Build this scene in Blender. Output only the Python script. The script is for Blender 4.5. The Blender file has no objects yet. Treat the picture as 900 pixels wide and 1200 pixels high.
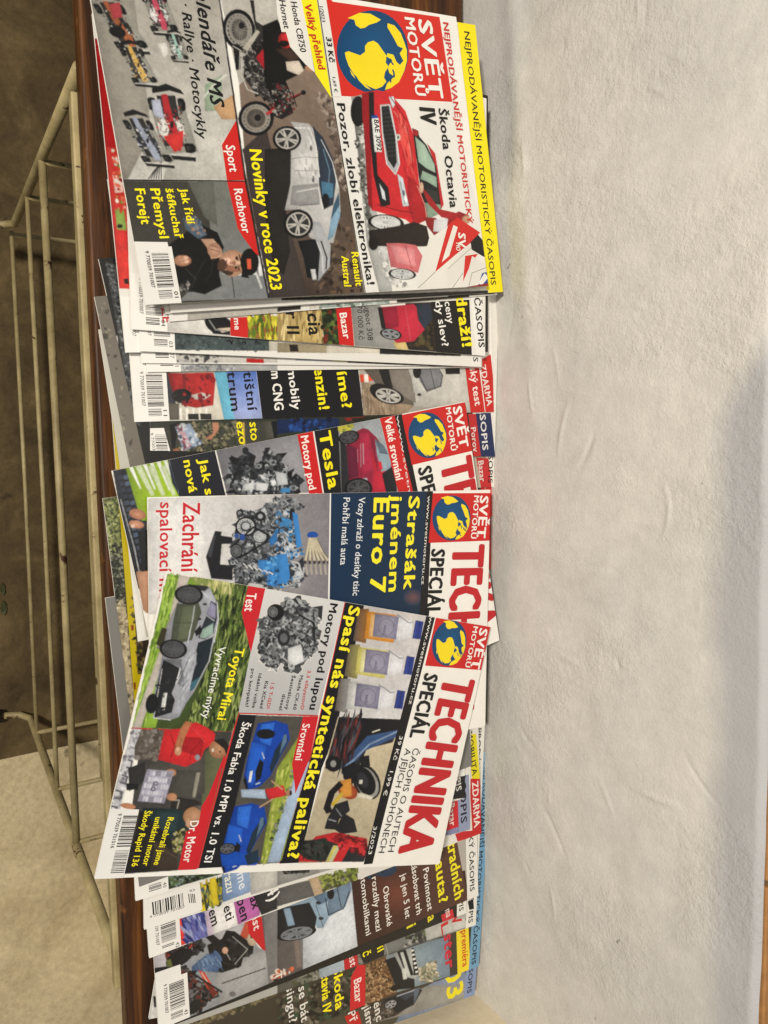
import bpy, bmesh, math, random
from mathutils import Vector, Matrix, noise
R = math.radians
S = bpy.context.scene
COL = S.collection
# ------------------------------------------------------------------ camera
H = .565                     # metres from shelf top up to the lens
FPX = 902.0                  # focal length in pixels of the 900x1200 photograph
CX_ = Vector((0.01651522, 0.99614109, 0.0861985))
d_ = Vector((-96-450, 531-600, FPX)).normalized()
_a = Vector((90-450, 0-600, FPX)); _b = Vector((148-450, 1200-600, FPX))
XA = _a.cross(_b).cross(d_).normalized()
if XA.y < 0: XA = -XA
ZA = -d_
YA = ZA.cross(XA)
CAM = Vector((0, 0, H))
def ray(px, py):
    r = Vector((px-450, py-600, FPX))
    return Vector((r.dot(XA), r.dot(YA), r.dot(ZA)))
def bp(p, z):
    w = ray(*p); return CAM + w*((z-H)/w.z)
cam = bpy.data.cameras.new('camera'); co = bpy.data.objects.new('camera', cam); COL.objects.link(co)
cr = Vector((XA.x, YA.x, ZA.x)); cd = Vector((XA.y, YA.y, ZA.y)); cf = Vector((XA.z, YA.z, ZA.z))
# world vectors of camera right / up / back
M = Matrix((cr, -cd, -cf)).transposed().to_4x4(); M.translation = CAM
co.matrix_world = M
cam.sensor_fit = 'VERTICAL'; cam.sensor_height = 36; cam.lens = 36*FPX/1200
cam.clip_start = .01; cam.clip_end = 50
cam.dof.use_dof = True; cam.dof.focus_distance = .60; cam.dof.aperture_fstop = 20
cam.lens = 36*FPX/1200
S.camera = co
# ------------------------------------------------------------------ light
W = bpy.data.worlds.new('World'); S.world = W; W.use_nodes = True
W.node_tree.nodes['Background'].inputs[0].default_value = (.98, .97, .95, 1)
W.node_tree.nodes['Background'].inputs[1].default_value = .20
def area(name, loc, tgt, size, power, col):
    l = bpy.data.lights.new(name, 'AREA'); l.size = size; l.energy = power; l.color = col
    o = bpy.data.objects.new(name, l); COL.objects.link(o); o.location = loc
    o.rotation_euler = (Vector(tgt)-Vector(loc)).to_track_quat('-Z', 'Y').to_euler(); return o
area('ceiling_lamp', (-.45, -1.05, 1.60), (0, .3, 0), .20, 45, (1, .94, .85))
area('overhead_lamp', (-.1, .10, 2.1), (0, .2, 0), .40, 7, (1, .92, .82))
S.view_settings.view_transform = 'Standard'; S.view_settings.look = 'None'
S.view_settings.exposure = 0; S.view_settings.gamma = 1
# ------------------------------------------------------------------ materials
def lin(h):
    h = h.lstrip('#')
    if len(h) == 3: h = ''.join(c*2 for c in h)
    o = []
    for i in (0, 2, 4):
        c = int(h[i:i+2], 16)/255; o.append(c/12.92 if c <= .04045 else ((c+.055)/1.055)**2.4)
    return (*o, 1)
class NT:
    def __init__(s, name):
        s.m = bpy.data.materials.new(name); s.m.use_nodes = True; s.t = s.m.node_tree
        s.b = s.t.nodes['Principled BSDF']
    def n(s, typ, **k):
        x = s.t.nodes.new(typ)
        for a, v in k.items():
            if a.startswith('i_'):
                key = a[2:]; key = int(key) if key.isdigit() else key.replace('_', ' ')
                x.inputs[key].default_value = v
            else: setattr(x, a, v)
        return x
    def l(s, a, b): s.t.links.new(a, b)
    def coord(s, scale=(1, 1, 1), kind='Object'):
        c = s.n('ShaderNodeTexCoord'); m = s.n('ShaderNodeMapping'); m.inputs['Scale'].default_value = scale
        s.l(c.outputs[kind], m.inputs['Vector']); return m.outputs[0]
    def noise(s, v, scale, detail=4, rough=.55, dist=0):
        x = s.n('ShaderNodeTexNoise'); x.inputs['Scale'].default_value = scale; x.inputs['Detail'].default_value = detail
        x.inputs['Roughness'].default_value = rough; x.inputs['Distortion'].default_value = dist
        s.l(v, x.inputs['Vector']); return x.outputs['Fac']
    def ramp(s, f, stops):
        x = s.n('ShaderNodeValToRGB'); e = x.color_ramp.elements
        while len(e) < len(stops): e.new(.5)
        for i, (p, c) in enumerate(stops): e[i].position = p; e[i].color = lin(c) if isinstance(c, str) else c
        s.l(f, x.inputs[0]); return x.outputs[0]
    def mix(s, a, b, f, mode='MIX'):
        x = s.n('ShaderNodeMix', data_type='RGBA', blend_type=mode)
        for sock, v in ((x.inputs[0], f), (x.inputs[6], a), (x.inputs[7], b)):
            if hasattr(v, 'is_linked') or isinstance(v, bpy.types.NodeSocket): s.l(v, sock)
            else: sock.default_value = v
        return x.outputs[2]
    def bump(s, h, st, dist, prev=None):
        x = s.n('ShaderNodeBump'); x.inputs['Strength'].default_value = st; x.inputs['Distance'].default_value = dist
        s.l(h, x.inputs['Height'])
        if prev: s.l(prev, x.inputs['Normal'])
        return x.outputs[0]
    def out(s, col=None, rough=None, nrm=None, spec=None):
        for k, v in (('Base Color', col), ('Roughness', rough), ('Normal', nrm), ('Specular IOR Level', spec)):
            if v is None: continue
            if isinstance(v, bpy.types.NodeSocket): s.l(v, s.b.inputs[k])
            else: s.b.inputs[k].default_value = v
        return s.m
g1 = lambda v: (v, v, v, 1)
def m_ink(name, mott):
    t = NT(name); a = t.n('ShaderNodeAttribute', attribute_name='Col'); v = t.coord()
    c = a.outputs['Color']
    if mott:
        n1 = t.ramp(t.noise(v, 110, 5, .65, .6), [(.28, g1(1-mott)), (.72, g1(1+mott*.75))])
        n2 = t.ramp(t.noise(v, 900, 3, .7), [(.3, g1(1-mott*.55)), (.7, g1(1+mott*.5))])
        c = t.mix(c, n1, 1.0, 'MULTIPLY'); c = t.mix(c, n2, 1.0, 'MULTIPLY')
    else:
        n1 = t.ramp(t.noise(v, 40, 4, .6), [(.3, g1(.94)), (.7, g1(1.02))])
        c = t.mix(c, n1, 1.0, 'MULTIPLY')
    nb = t.bump(t.noise(v, 22, 3, .5), .25, .002)
    return t.out(c, .33, nb, .5)
INK = m_ink('printed_ink', 0); PHO = m_ink('printed_photo', .07)
def m_pages():
    t = NT('page_edges'); v = t.coord((1, 1, 1)); s = t.coord((20, 20, 5000))
    c = t.ramp(t.noise(s, 1, 3, .6), [(.3, '#9a958a'), (.62, '#d8d5cc')])
    return t.out(c, .8, None, .2)
PAGE = m_pages()
def m_wood():
    t = NT('varnished_wood'); v = t.coord((1.6, 26, 26)); v2 = t.coord((6, 140, 60)); w = t.coord()
    c = t.ramp(t.noise(v, 2.2, 6, .62, 1.6), [(.25, '#1e1107'), (.48, '#412612'), (.6, '#633b19'), (.8, '#84531f')])
    g = t.ramp(t.noise(v2, 2.0, 5, .7), [(.35, g1(.55)), (.6, g1(1.1))])
    c = t.mix(c, g, 1.0, 'MULTIPLY')
    k = t.ramp(t.noise(w, 42, 3, .6), [(.66, g1(0)), (.74, g1(.55))])
    c = t.mix(c, lin('#8a5a2c'), k)
    b = t.bump(t.noise(v2, 2.0, 5, .7), .25, .001)
    return t.out(c, .5, b, .3)
WOOD = m_wood()
def m_wall():
    t = NT('lime_plaster'); v = t.coord()
    c = t.ramp(t.noise(v, 3.5, 5, .6), [(.3, '#c6c3bd'), (.5, '#d1cdc5'), (.7, '#dad5cb')])
    st = t.coord((5, 5, 60))
    c2 = t.ramp(t.noise(v, 60, 5, .7), [(.3, g1(.90)), (.7, g1(1.05))])
    c = t.mix(c, c2, 1.0, 'MULTIPLY')
    # bluish band along the wall's upper edge: plaster tone with shade painted in
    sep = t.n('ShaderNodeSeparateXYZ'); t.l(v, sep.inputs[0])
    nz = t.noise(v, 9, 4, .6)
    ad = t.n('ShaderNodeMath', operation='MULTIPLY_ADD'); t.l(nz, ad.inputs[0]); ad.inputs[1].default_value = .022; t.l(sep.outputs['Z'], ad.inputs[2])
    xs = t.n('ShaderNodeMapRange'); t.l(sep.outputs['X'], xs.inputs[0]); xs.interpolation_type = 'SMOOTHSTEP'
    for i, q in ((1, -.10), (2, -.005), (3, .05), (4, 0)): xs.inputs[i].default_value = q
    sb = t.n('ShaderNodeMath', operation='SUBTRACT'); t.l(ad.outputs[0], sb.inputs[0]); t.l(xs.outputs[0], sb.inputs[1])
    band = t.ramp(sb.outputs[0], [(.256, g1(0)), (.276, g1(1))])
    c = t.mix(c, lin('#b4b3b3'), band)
    dots = t.ramp(t.noise(v, 95, 2, .5), [(.76, g1(0)), (.80, g1(.6))])
    c = t.mix(c, lin('#6a6254'), dots)
    v2 = t.coord((1, 1, .45))
    b = t.bump(t.noise(v, 8, 5, .5, .4), .35, .008)
    b = t.bump(t.noise(v, 55, 5, .62), .22, .0022, b)
    ms = t.ramp(t.noise(v, 6, 3, .6), [(.46, g1(.15)), (.60, g1(1))])
    b = t.bump(t.mix(g1(0), t.noise(v, 150, 5, .7), ms), .85, .0022, b)
    b = t.bump(t.noise(v, 460, 3, .7), .5, .0008, b)
    return t.out(c, .85, b, .2)
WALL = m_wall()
def m_side():
    t = NT('cream_plaster'); v = t.coord()
    c = t.ramp(t.noise(v, 20, 5, .6), [(.3, '#dccdae'), (.7, '#ebdfc4')])
    b = t.bump(t.noise(v, 60, 5, .6), .3, .003)
    return t.out(c, .85, b, .2)
SIDE = m_side()
def m_floor(name, cs, sc=6, bs=.4):
    t = NT(name); v = t.coord()
    c = t.ramp(t.noise(v, sc, 7, .66, .5), [(.3, cs[0]), (.52, cs[1]), (.72, cs[2])])
    c2 = t.ramp(t.noise(v, 140, 4, .7), [(.3, g1(.78)), (.7, g1(1.12))]); c = t.mix(c, c2, 1.0, 'MULTIPLY')
    k = t.ramp(t.noise(v, 28, 3, .6), [(.70, g1(0)), (.76, g1(.55))]); c = t.mix(c, lin('#2a2015'), k)
    b = t.bump(t.noise(v, 45, 6, .7), bs, .004)
    return t.out(c, .8, b, .25)
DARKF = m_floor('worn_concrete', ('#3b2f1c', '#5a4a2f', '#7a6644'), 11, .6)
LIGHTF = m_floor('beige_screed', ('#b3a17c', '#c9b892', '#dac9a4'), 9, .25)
TILE = m_floor('tan_tile', ('#9c6f42', '#ab7b4b', '#b98957'), 12, .15)
GROUT = m_floor('tile_grout', ('#5a4c3c', '#6a5a48', '#786652'), 30, .2)
def m_rack():
    t = NT('chipped_cream_paint'); v = t.coord((1, 1, 1))
    c = t.ramp(t.noise(v, 30, 5, .65), [(.3, '#83744f'), (.6, '#ab9b6f'), (.8, '#c0b184')])
    k = t.ramp(t.noise(v, 38, 5, .7, .4), [(.62, g1(0)), (.66, g1(1))])
    c = t.mix(c, lin('#3c2412'), k)
    b = t.bump(t.noise(v, 120, 4, .7), .35, .001)
    return t.out(c, .5, b, .35)
RACK = m_rack()
def m_plain(name, c, r=.6):
    t = NT(name); v = t.coord(); n = t.ramp(t.noise(v, 50, 4, .6), [(.3, g1(.85)), (.7, g1(1.1))])
    return t.out(t.mix(lin(c), n, 1.0, 'MULTIPLY'), r)
RUBBER = m_plain('black_rubber', '#15120e')
LEAF = m_plain('dry_leaf', '#3c3d1c')
# ------------------------------------------------------------------ mesh helpers
def link(name, me, mat, parent=None, kind=None, label=None, cat=None, group=None):
    o = bpy.data.objects.new(name, me); COL.objects.link(o)
    if mat and not me.materials: me.materials.append(mat)
    if parent: o.parent = parent
    for k, v in (('kind', kind), ('label', label), ('category', cat), ('group', group)):
        if v: o[k] = v
    return o
def bmend(bm, name, smooth=False):
    me = bpy.data.meshes.new(name)
    bmesh.ops.recalc_face_normals(bm, faces=bm.faces) if name[0] != '!' else None
    bm.to_mesh(me); bm.free(); me.name = name.strip('!')
    if smooth: me.shade_smooth()
    return me
def box(bm, lo, hi, bev=0):
    r = bmesh.ops.create_cube(bm, size=1)
    for v in r['verts']: v.co = Vector([lo[i]+(v.co[i]+.5)*(hi[i]-lo[i]) for i in range(3)])
    if bev: bmesh.ops.bevel(bm, geom=list({e for v in r['verts'] for e in v.link_edges}), offset=bev, segments=3, profile=.5, affect='EDGES')
def tube(bm, pts, r, seg=12, caps=True):
    pts = [Vector(p) for p in pts]; rings = []
    up = None
    for i, p in enumerate(pts):
        t = ((pts[min(i+1, len(pts)-1)]-p).normalized() + (p-pts[max(i-1, 0)]).normalized()).normalized()
        if up is None: up = t.orthogonal().normalized()
        up = (up - t*up.dot(t)).normalized(); s = t.cross(up)
        rings.append([bm.verts.new(p+(up*math.cos(a)+s*math.sin(a))*r) for a in [2*math.pi*k/seg for k in range(seg)]])
    for a, b in zip(rings, rings[1:]):
        for k in range(seg): bm.faces.new((a[k], a[(k+1) % seg], b[(k+1) % seg], b[k]))
    if caps: bm.faces.new(rings[0][::-1]); bm.faces.new(rings[-1])
def grid_sheet(f, nu, nv):
    bm = bmesh.new(); vs = [[bm.verts.new(f(i/nu, j/nv)) for i in range(nu+1)] for j in range(nv+1)]
    for j in range(nv):
        for i in range(nu): bm.faces.new((vs[j][i], vs[j][i+1], vs[j+1][i+1], vs[j+1][i]))
    return bm
# ------------------------------------------------------------------ the setting
WY = .440; WX = .540
def yz(px, y):                       # point where the line of sight through px meets the plane Y = y
    w = ray(*px); return CAM + w*(y/w.y)
SY = .1085; LY = .1115
FZ = min(yz((17, 262), LY).z, yz((36, 842), LY-.004).z)-.020; print('FZ', FZ)
def wallf(u, v):
    x = -.62+u*(WX+.62); top = .287
    z = FZ-.01+v/.12*(-.01-FZ) if v < .12 else -.02+(v-.12)/.88*(top+.02)
    q = Vector((x*5, z*5, 1.3)); y = WY+.0035*noise.noise(q)+.0012*noise.noise(q*5)
    y += -.0022*math.exp(-((z-.055-.03*math.sin(x*3+1))/.012)**2)*(1 if x < -.12 else math.exp(-((x+.12)/.08)**2))
    y -= .006*math.exp(-((x+.20)**2+(z-.035)**2)/.0006)
    if v > .985: y += .004*((v-.985)/.015)**2
    return Vector((x, y, z))
bm = grid_sheet(wallf, 640, 260)
rw = random.Random(21); bm.verts.ensure_lookup_table()
for k in range(60):                  # trowel ridges, drips and nicks left in the plaster
    cx, cz, an, cu, L = rw.uniform(-.45, .5), rw.uniform(.01, .27), rw.gauss(.6, .8), rw.uniform(-14, 14), rw.choice((.006, .012, .02, .035, .05))
    hh, ww = rw.uniform(.0004, .0012)*rw.choice((1, 1, -1)), rw.uniform(.0011, .0022)
    for q in range(int(L/.0015)+1):
        t = q*.0015-L/2; px, pz = cx+t*math.cos(an+cu*t), cz+t*math.sin(an+cu*t)
        i0 = int((px-.0045+.62)/(WX+.62)*640); j0 = int((.12+(pz-.0045+.02)/.307*.88)*260)
        for j in range(max(0, j0), min(260, j0+9)):
            for i in range(max(0, i0), min(640, i0+7)):
                vv = bm.verts[j*641+i]; d2 = (vv.co.x-px)**2+(vv.co.z-pz)**2
                if d2 < 4*ww*ww: vv.co.y -= hh*.45*math.exp(-d2/(ww*ww))*(1-(2*t/L)**2)
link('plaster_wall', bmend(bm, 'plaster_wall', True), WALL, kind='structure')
bm = bmesh.new(); box(bm, (WX, .215, FZ-.01), (WX+.25, WY+.02, .30), .004); bmesh.ops.subdivide_edges(bm, edges=[e for e in bm.edges if e.calc_length() > .05], cuts=24, use_grid_fill=True)
for v in bm.verts: v.co.x += .002*noise.noise(v.co*9)
side = link('side_wall', bmend(bm, 'side_wall', True), SIDE, kind='structure')
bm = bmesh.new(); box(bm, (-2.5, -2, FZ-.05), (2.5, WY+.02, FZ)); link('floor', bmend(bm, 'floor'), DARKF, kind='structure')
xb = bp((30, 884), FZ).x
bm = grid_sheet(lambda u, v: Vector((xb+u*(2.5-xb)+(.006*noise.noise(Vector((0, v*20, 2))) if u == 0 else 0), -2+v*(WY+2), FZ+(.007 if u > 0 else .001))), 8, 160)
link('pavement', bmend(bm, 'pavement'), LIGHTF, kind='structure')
# tiled ledge that runs on from the top edge of the wall
def ledge():
    bm = bmesh.new(); box(bm, (-.62, WY+.006, .20), (WX, WY+.62, .284))
    r = link('tiled_ledge', bmend(bm, 'tiled_ledge'), GROUT, kind='structure')
    edge = bp((893, 1040), .287).x
    for i in range(5):
        for j in range(2):
            x0 = edge-.30*i+.002; x1 = x0+.296
            if i > 3: continue
            if i == 0: x1 = WX-.003
            y0 = WY+.008+.30*j; bm = bmesh.new(); box(bm, (x0, y0, .272), (x1, y0+.296, .2875), .0015)
            link('tile', bmend(bm, 'tile'), TILE, r)
ledge()
# ------------------------------------------------------------------ the bench with its wire rack
rack = bpy.data.objects.new('shoe_bench', None); COL.objects.link(rack); rack.location = (0, SY, 0)
rack['label'] = 'low wooden bench top on a chipped cream wire shoe rack, set against the plaster wall'; rack['category'] = 'bench'
def rk(name, bm, mat, smooth=True, parent=None):
    me = bmend(bm, name, smooth); o = link(name, me, mat, parent or rack)
    if not parent: o.matrix_parent_inverse = Matrix.Translation((0, -SY, 0))
    return o
bm = bmesh.new(); box(bm, (-.75, SY, -.019), (WX-.022, WY-.012, 0), .0022)
rk('bench_top', bm, WOOD, False)
def arc(p, q, r, n=5):
    return [p.lerp(q, k/n) for k in range(n+1)]
a1, a2 = yz((92, 80), LY), yz((17, 262), LY)
b1, b2 = yz((141, 1134), LY), yz((36, 842), LY-.004)
def leg(p, q, foot_dir):
    bm = bmesh.new(); e = q+Vector((foot_dir, -.012, -.012)); f = q+Vector((foot_dir*1.8, -.034, -.010))
    p = Vector((p.x, p.y, -.022)); tube(bm, [p, p.lerp(q, .5), p.lerp(q, .97), q, e, f], .0044)
    o = rk('leg', bm, RACK)
    bm = bmesh.new(); tube(bm, [f, f+(f-e).normalized()*.010], .0085); rk('foot_cap', bm, RUBBER, True, o)
leg(a1, a2, 0); leg(b1, b2, -.004)
def lx(p, q, z):                     # point of a leg at height z
    t = (z-p.z)/(q.z-p.z); return p.lerp(q, t)
for zx in (32, 52, 71):
    z = yz((zx, 600), LY).z; s, t = lx(a1, a2, z), lx(b1, b2, z); dpt = .155
    bm = bmesh.new(); tube(bm, [s, s.lerp(t, .5)+Vector((0, .001, 0)), t], .0024 if zx < 70 else .0035); rk('front_rod', bm, RACK)
    for e, sg in ((s, 1), (t, -1)):
        e2 = e+Vector((.004*sg, 0, 0))
        bm = bmesh.new(); tube(bm, [e2, e2+Vector((0, .5*dpt, -.001)), e2+Vector((0, dpt-.008, 0)), e2+Vector((sg*.006, dpt, .004)), e2+Vector((sg*.006, dpt, .03))], .0026); rk('cross_rod', bm, RACK)
    if zx == 52:
        yy = .047; bm = bmesh.new(); tube(bm, [s+Vector((.004, yy, .0)), t+Vector((-.004, yy, 0))], .0020); rk('shelf_rod', bm, RACK)
z = yz((84, 600), LY+.02).z
bm = bmesh.new(); x0 = yz((90, 118), LY).x; box(bm, (x0, SY-.0035, -.031), (b1.x+.01, SY+.002, -.0205), .0012); rk('rail', bm, RACK, False)
# a few dry leaves and grit specks on the dark floor
for (px, py, s) in ((4, 712, .006), (3, 690, .005)):
    c = bp((px, py), FZ); bm = bmesh.new()
    vs = [bm.verts.new(c+Vector((math.cos(a)*s*(1+.7*math.cos(a*2)), math.sin(a)*s*.7, .002+.0015*math.sin(a*3)))) for a in [k*math.pi/5 for k in range(10)]]
    f = bm.faces.new(vs); bmesh.ops.extrude_face_region(bm, geom=[f])
    for v in bm.verts[-10:]: v.co.z += .0006
    link('dry_leaf', bmend(bm, 'dry_leaf'), LEAF, label='small dry green leaf on the dark floor, '+('nearer the middle of the rack' if py == 690 else 'the one lying nearer the light floor'), cat='leaf')
# ------------------------------------------------------------------ magazines
ORG = {'A': (100, 0), 'B': (325, 0), 'C': (400, 100), 'D': (100, 300), 'E': (325, 300), 'L': (400, 400), 'F': (100, 600),
       'G': (325, 600), 'H': (400, 700), 'I': (100, 900), 'J': (325, 900), 'K': (400, 900)}
def P(o, x, y=None):
    if y is None: x, y = x
    if o == 'P': return (x, y)
    a = ORG[o]; return (a[0]+x/4, a[1]+y/4)
import numpy as np
FONT = {}
CELL = .00040
FACE = None
def text_geo(s, bold, shear):
    k = (s, bold, shear)
    if k not in FONT:
        c = bpy.data.curves.new('t', 'FONT'); c.body = s; c.size = 1; c.shear = shear; c.resolution_u = 2; c.space_character = 1+bold*1.7
        if FACE: c.font = FACE
        o = bpy.data.objects.new('t', c); me = o.to_mesh()
        FONT[k] = ([v.co.xy.copy() for v in me.vertices], [tuple(p.vertices) for p in me.polygons])
        o.to_mesh_clear(); bpy.data.objects.remove(o); bpy.data.curves.remove(c)
    return FONT[k]
CAP = max(v.y for v in text_geo('H', 0, 0)[0])
GROUP = 'motoring magazines fanned out on the bench'
LETTERS = []                                  # lettering goes on last, above the pictures
class Mag:
    def __init__(s, label, z, BR=None, TR=None, BL=None, BD=None, pose=None, w=.21, h=.297, t=.0019, base='#e9e6de', bend=0, name='magazine', ang=None, edge='#e4e0d6'):
        s.w, s.h, s.t, s.n, s.bend = w, h, t, 0, bend; s.base = base; s.cv = None
        if pose:
            x, y, z, rz, rx, ry = pose
            s.M = Matrix.Translation((x, y, z)) @ Matrix.Rotation(rz, 4, 'Z') @ Matrix.Rotation(ry, 4, 'Y') @ Matrix.Rotation(rx, 4, 'X')
            s.M = s.M @ Matrix.Translation((-w, 0, 0))
        elif BL:                      # near left corner and a point further along the near edge
            a, b = bp(BL, z), bp(BD, z); d = (b-a).normalized()
            if ang == 'end': a = b-d*w            # the second point is the near right corner
            s.M = Matrix.Translation(a) @ Matrix.Rotation(math.atan2(d.y, d.x), 4, 'Z')
        else:
            a, b = bp(BR, z), bp(TR, z); d = b-a; s.h = min(.309, max(.283, d.length)); d.normalize()
            s.M = Matrix.Translation(a) @ Matrix.Rotation(math.atan2(d.y, d.x)-math.pi/2, 4, 'Z') @ Matrix.Translation((-w, 0, 0))
        s.Mi = s.M.inverted()
        r = s.root = bpy.data.objects.new(name, None); COL.objects.link(r); r.matrix_world = s.M @ Matrix.Translation((0, 0, -t)); r.empty_display_size = .02
        r['label'] = label; r['category'] = 'magazine'; r['group'] = GROUP
        s.off = Matrix.Translation((0, 0, t))
        e = .0005
        def slab(z0, z1, ins, nx=8, ny=12):
            bm = bmesh.new(); T = []; B = []
            for j in range(ny+1):
                for L, z in ((T, z1), (B, z0)):
                    L.append([bm.verts.new((ins+i/nx*(s.w-2*ins), ins+j/ny*(s.h-2*ins), z)) for i in range(nx+1)])
            for j in range(ny):
                for i in range(nx):
                    bm.faces.new((T[j][i], T[j][i+1], T[j+1][i+1], T[j+1][i])); bm.faces.new((B[j][i], B[j+1][i], B[j+1][i+1], B[j][i+1]))
            for i in range(nx):
                bm.faces.new((T[0][i], B[0][i], B[0][i+1], T[0][i+1])); bm.faces.new((T[ny][i], T[ny][i+1], B[ny][i+1], B[ny][i]))
            for j in range(ny):
                bm.faces.new((T[j][0], T[j+1][0], B[j+1][0], B[j][0])); bm.faces.new((T[j][nx], B[j][nx], B[j+1][nx], T[j+1][nx]))
            return bm
        s.fin(slab(-t+.0003, -.0003, .0006), 'pages', PAGE, None, False)
        s.fin(slab(-t, -t+.00025, 0), 'back_cover', INK, edge, False)
        s.fin(slab(-.00025, 0, 0), 'front_cover', INK, base, False)
    def bz(s, u, v):
        if not s.bend: return 0
        a, b = u/s.w, v/s.h
        k = min(7, max(0, int(a*8))); f = lambda t: s.bend*(.9*t**3+.22*math.sin(t*5))
        return f(k/8)+(f((k+1)/8)-f(k/8))*(a*8-k)
    def loc(s, p):
        w = ray(*p); o = s.Mi @ CAM; d = s.Mi.to_3x3() @ w; z = 0
        for _ in range(3 if s.bend else 1):
            q = o+d*((z-o.z)/d.z); z = s.bz(q.x, q.y)
        return Vector((q.x, q.y))
    def lift(s, k=1): s.n += k; return .00003+s.n*.000004
    def fin(s, bm, name, mat, col, cut=True, kind=None):
        if cut:
            for co, no in (((0, 0, 0), (-1, 0, 0)), ((s.w, 0, 0), (1, 0, 0)), ((0, 0, 0), (0, -1, 0)), ((0, s.h, 0), (0, 1, 0))):
                bmesh.ops.bisect_plane(bm, geom=bm.verts[:]+bm.edges[:]+bm.faces[:], plane_co=co, plane_no=no, clear_outer=True, dist=1e-7)
            if s.bend:
                for i in range(1, 8):
                    bmesh.ops.bisect_plane(bm, geom=bm.verts[:]+bm.edges[:]+bm.faces[:], plane_co=(s.w*i/8, 0, 0), plane_no=(1, 0, 0), dist=1e-7)
        if not bm.faces: bm.free(); return
        if s.bend:
            for v in bm.verts: v.co.z += s.bz(v.co.x, v.co.y)
        me = bpy.data.meshes.new(name); bm.to_mesh(me); bm.free()
        if col:
            a = me.color_attributes.new('Col', 'FLOAT_COLOR', 'CORNER'); c = lin(col); a.data.foreach_set('color', c*len(me.loops))
        o = link(name, me, mat, s.root); o.matrix_parent_inverse = s.off
        if kind: o['kind'] = kind
        return o
    # lettering: baseline from p0 to p1, capitals h high (all photo pixels)
    def text(s, o, st, p0, p1, h, col, bold=.0, it=0, name='lettering'):
        p0, p1 = P(o, p0), P(o, p1); h = h/4 if o != 'P' else h
        dx, dy = p1[0]-p0[0], p1[1]-p0[1]; L = math.hypot(dx, dy)
        a, b = s.loc(p0), s.loc(p1); m = ((p0[0]+p1[0])/2, (p0[1]+p1[1])/2)
        c0, c1 = s.loc(m), s.loc((m[0]+dy/L*h, m[1]-dx/L*h))
        s.ltext(st, a, b, (c1-c0).length, col, bold, it, name)
    def ltext(s, *k): LETTERS.append((s, k))
    def set_text(s, st, a, b, hh, col, bold=0, it=0, name='lettering'):
        vs, fs = text_geo(st, bold, it)
        if not vs: return
        x0 = min(v.x for v in vs); x1 = max(v.x for v in vs)
        f = bold*.8; Y = Vector((-(b-a).y, (b-a).x)).normalized()*hh/(CAP+1.2*f); X = (b-a)/(x1-x0); q = min(2.2, Y.length/max(1e-9, X.length)); X = (b-a)/(x1-x0+2*f*q); a = a+X*f*q+Y*f*.6; z = s.lift()+1e-6; s.n += 3
        offs = [(0, 0)] if not bold else [(0, 0), (-f, 0), (f, 0), (0, -f*.6), (0, f*.6), (-f*.7, -f*.5), (f*.7, f*.5), (-f*.7, f*.5), (f*.7, -f*.5)]
        if not X.length: return
        bm = bmesh.new()          # strokes are thickened by laying the same letters side by side
        for k, (ox, oy) in enumerate(offs):
            nv = [bm.verts.new((*(a+X*(v.x-x0+ox*q)+Y*(v.y+oy)), z+k*1.1e-6)) for v in vs]
            for f_ in fs:
                try: bm.faces.new([nv[i] for i in f_])
                except ValueError: pass
        s.fin(bm, name, INK, col)
    def canvas(s):
        if s.cv is None:
            nx, ny = int(s.w/CELL)+2, int(s.h/CELL)+2
            s.cv = np.empty((ny, nx, 3), np.float32); s.cv[:] = lin(s.base)[:3]
        return s.cv
    # soft printed-photo fill: covers the outline pts with colour, a little darker towards its rim and lighter on top
    def paint(s, pts, col, grad=None, shade=True, alpha=None):
        cv = s.canvas(); ny, nx = cv.shape[:2]; q = np.array([(p[0], p[1]) for p in pts])/CELL
        x0, y0 = np.floor(q.min(0)).astype(int)-1; x1, y1 = np.ceil(q.max(0)).astype(int)+2
        x0, y0, x1, y1 = max(0, x0), max(0, y0), min(nx, x1), min(ny, y1)
        if x1 <= x0 or y1 <= y0: return
        m = np.zeros((y1-y0, x1-x0), np.float32); gx = np.arange(x0, x1); gy = np.arange(y0, y1)[:, None]
        for ox, oy in ((-.25, -.25), (.25, -.25), (-.25, .25), (.25, .25)):
            c = np.zeros(m.shape, bool); X = gx+ox; Y = gy+oy
            for i in range(len(q)):
                ax, ay = q[i]; bx, by = q[i-1]
                if ay == by: continue
                c ^= ((ay > Y) != (by > Y)) & (X < (bx-ax)*(Y-ay)/(by-ay)+ax)
            m += c*.25
        if grad is not None:
            A = np.c_[np.array([(p[0], p[1]) for p in pts])/CELL, np.ones(len(pts))]; K = np.linalg.lstsq(A, np.array(grad)[:, :3], rcond=1e-6)[0]
            cc = gx[None, :, None]*K[0]+gy[:, :, None]*K[1]+K[2]; g = np.array(grad)[:, :3]; cc = np.clip(cc, g.min(0), g.max(0))
        else: cc = np.array(col[:3], np.float32)[None, None, :]*np.ones(m.shape+(1,), np.float32)
        sz = min(x1-x0, y1-y0)
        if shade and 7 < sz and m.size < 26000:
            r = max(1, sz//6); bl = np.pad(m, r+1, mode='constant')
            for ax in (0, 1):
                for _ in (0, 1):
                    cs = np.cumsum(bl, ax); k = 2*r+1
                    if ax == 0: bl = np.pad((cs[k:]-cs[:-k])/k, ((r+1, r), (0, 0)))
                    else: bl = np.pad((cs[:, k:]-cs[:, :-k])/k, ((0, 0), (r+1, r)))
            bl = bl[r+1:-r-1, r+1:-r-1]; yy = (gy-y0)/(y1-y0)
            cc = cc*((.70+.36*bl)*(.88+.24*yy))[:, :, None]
        m3 = m[:, :, None]; cv[y0:y1, x0:x1] = cv[y0:y1, x0:x1]*(1-m3)+cc*m3
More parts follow.
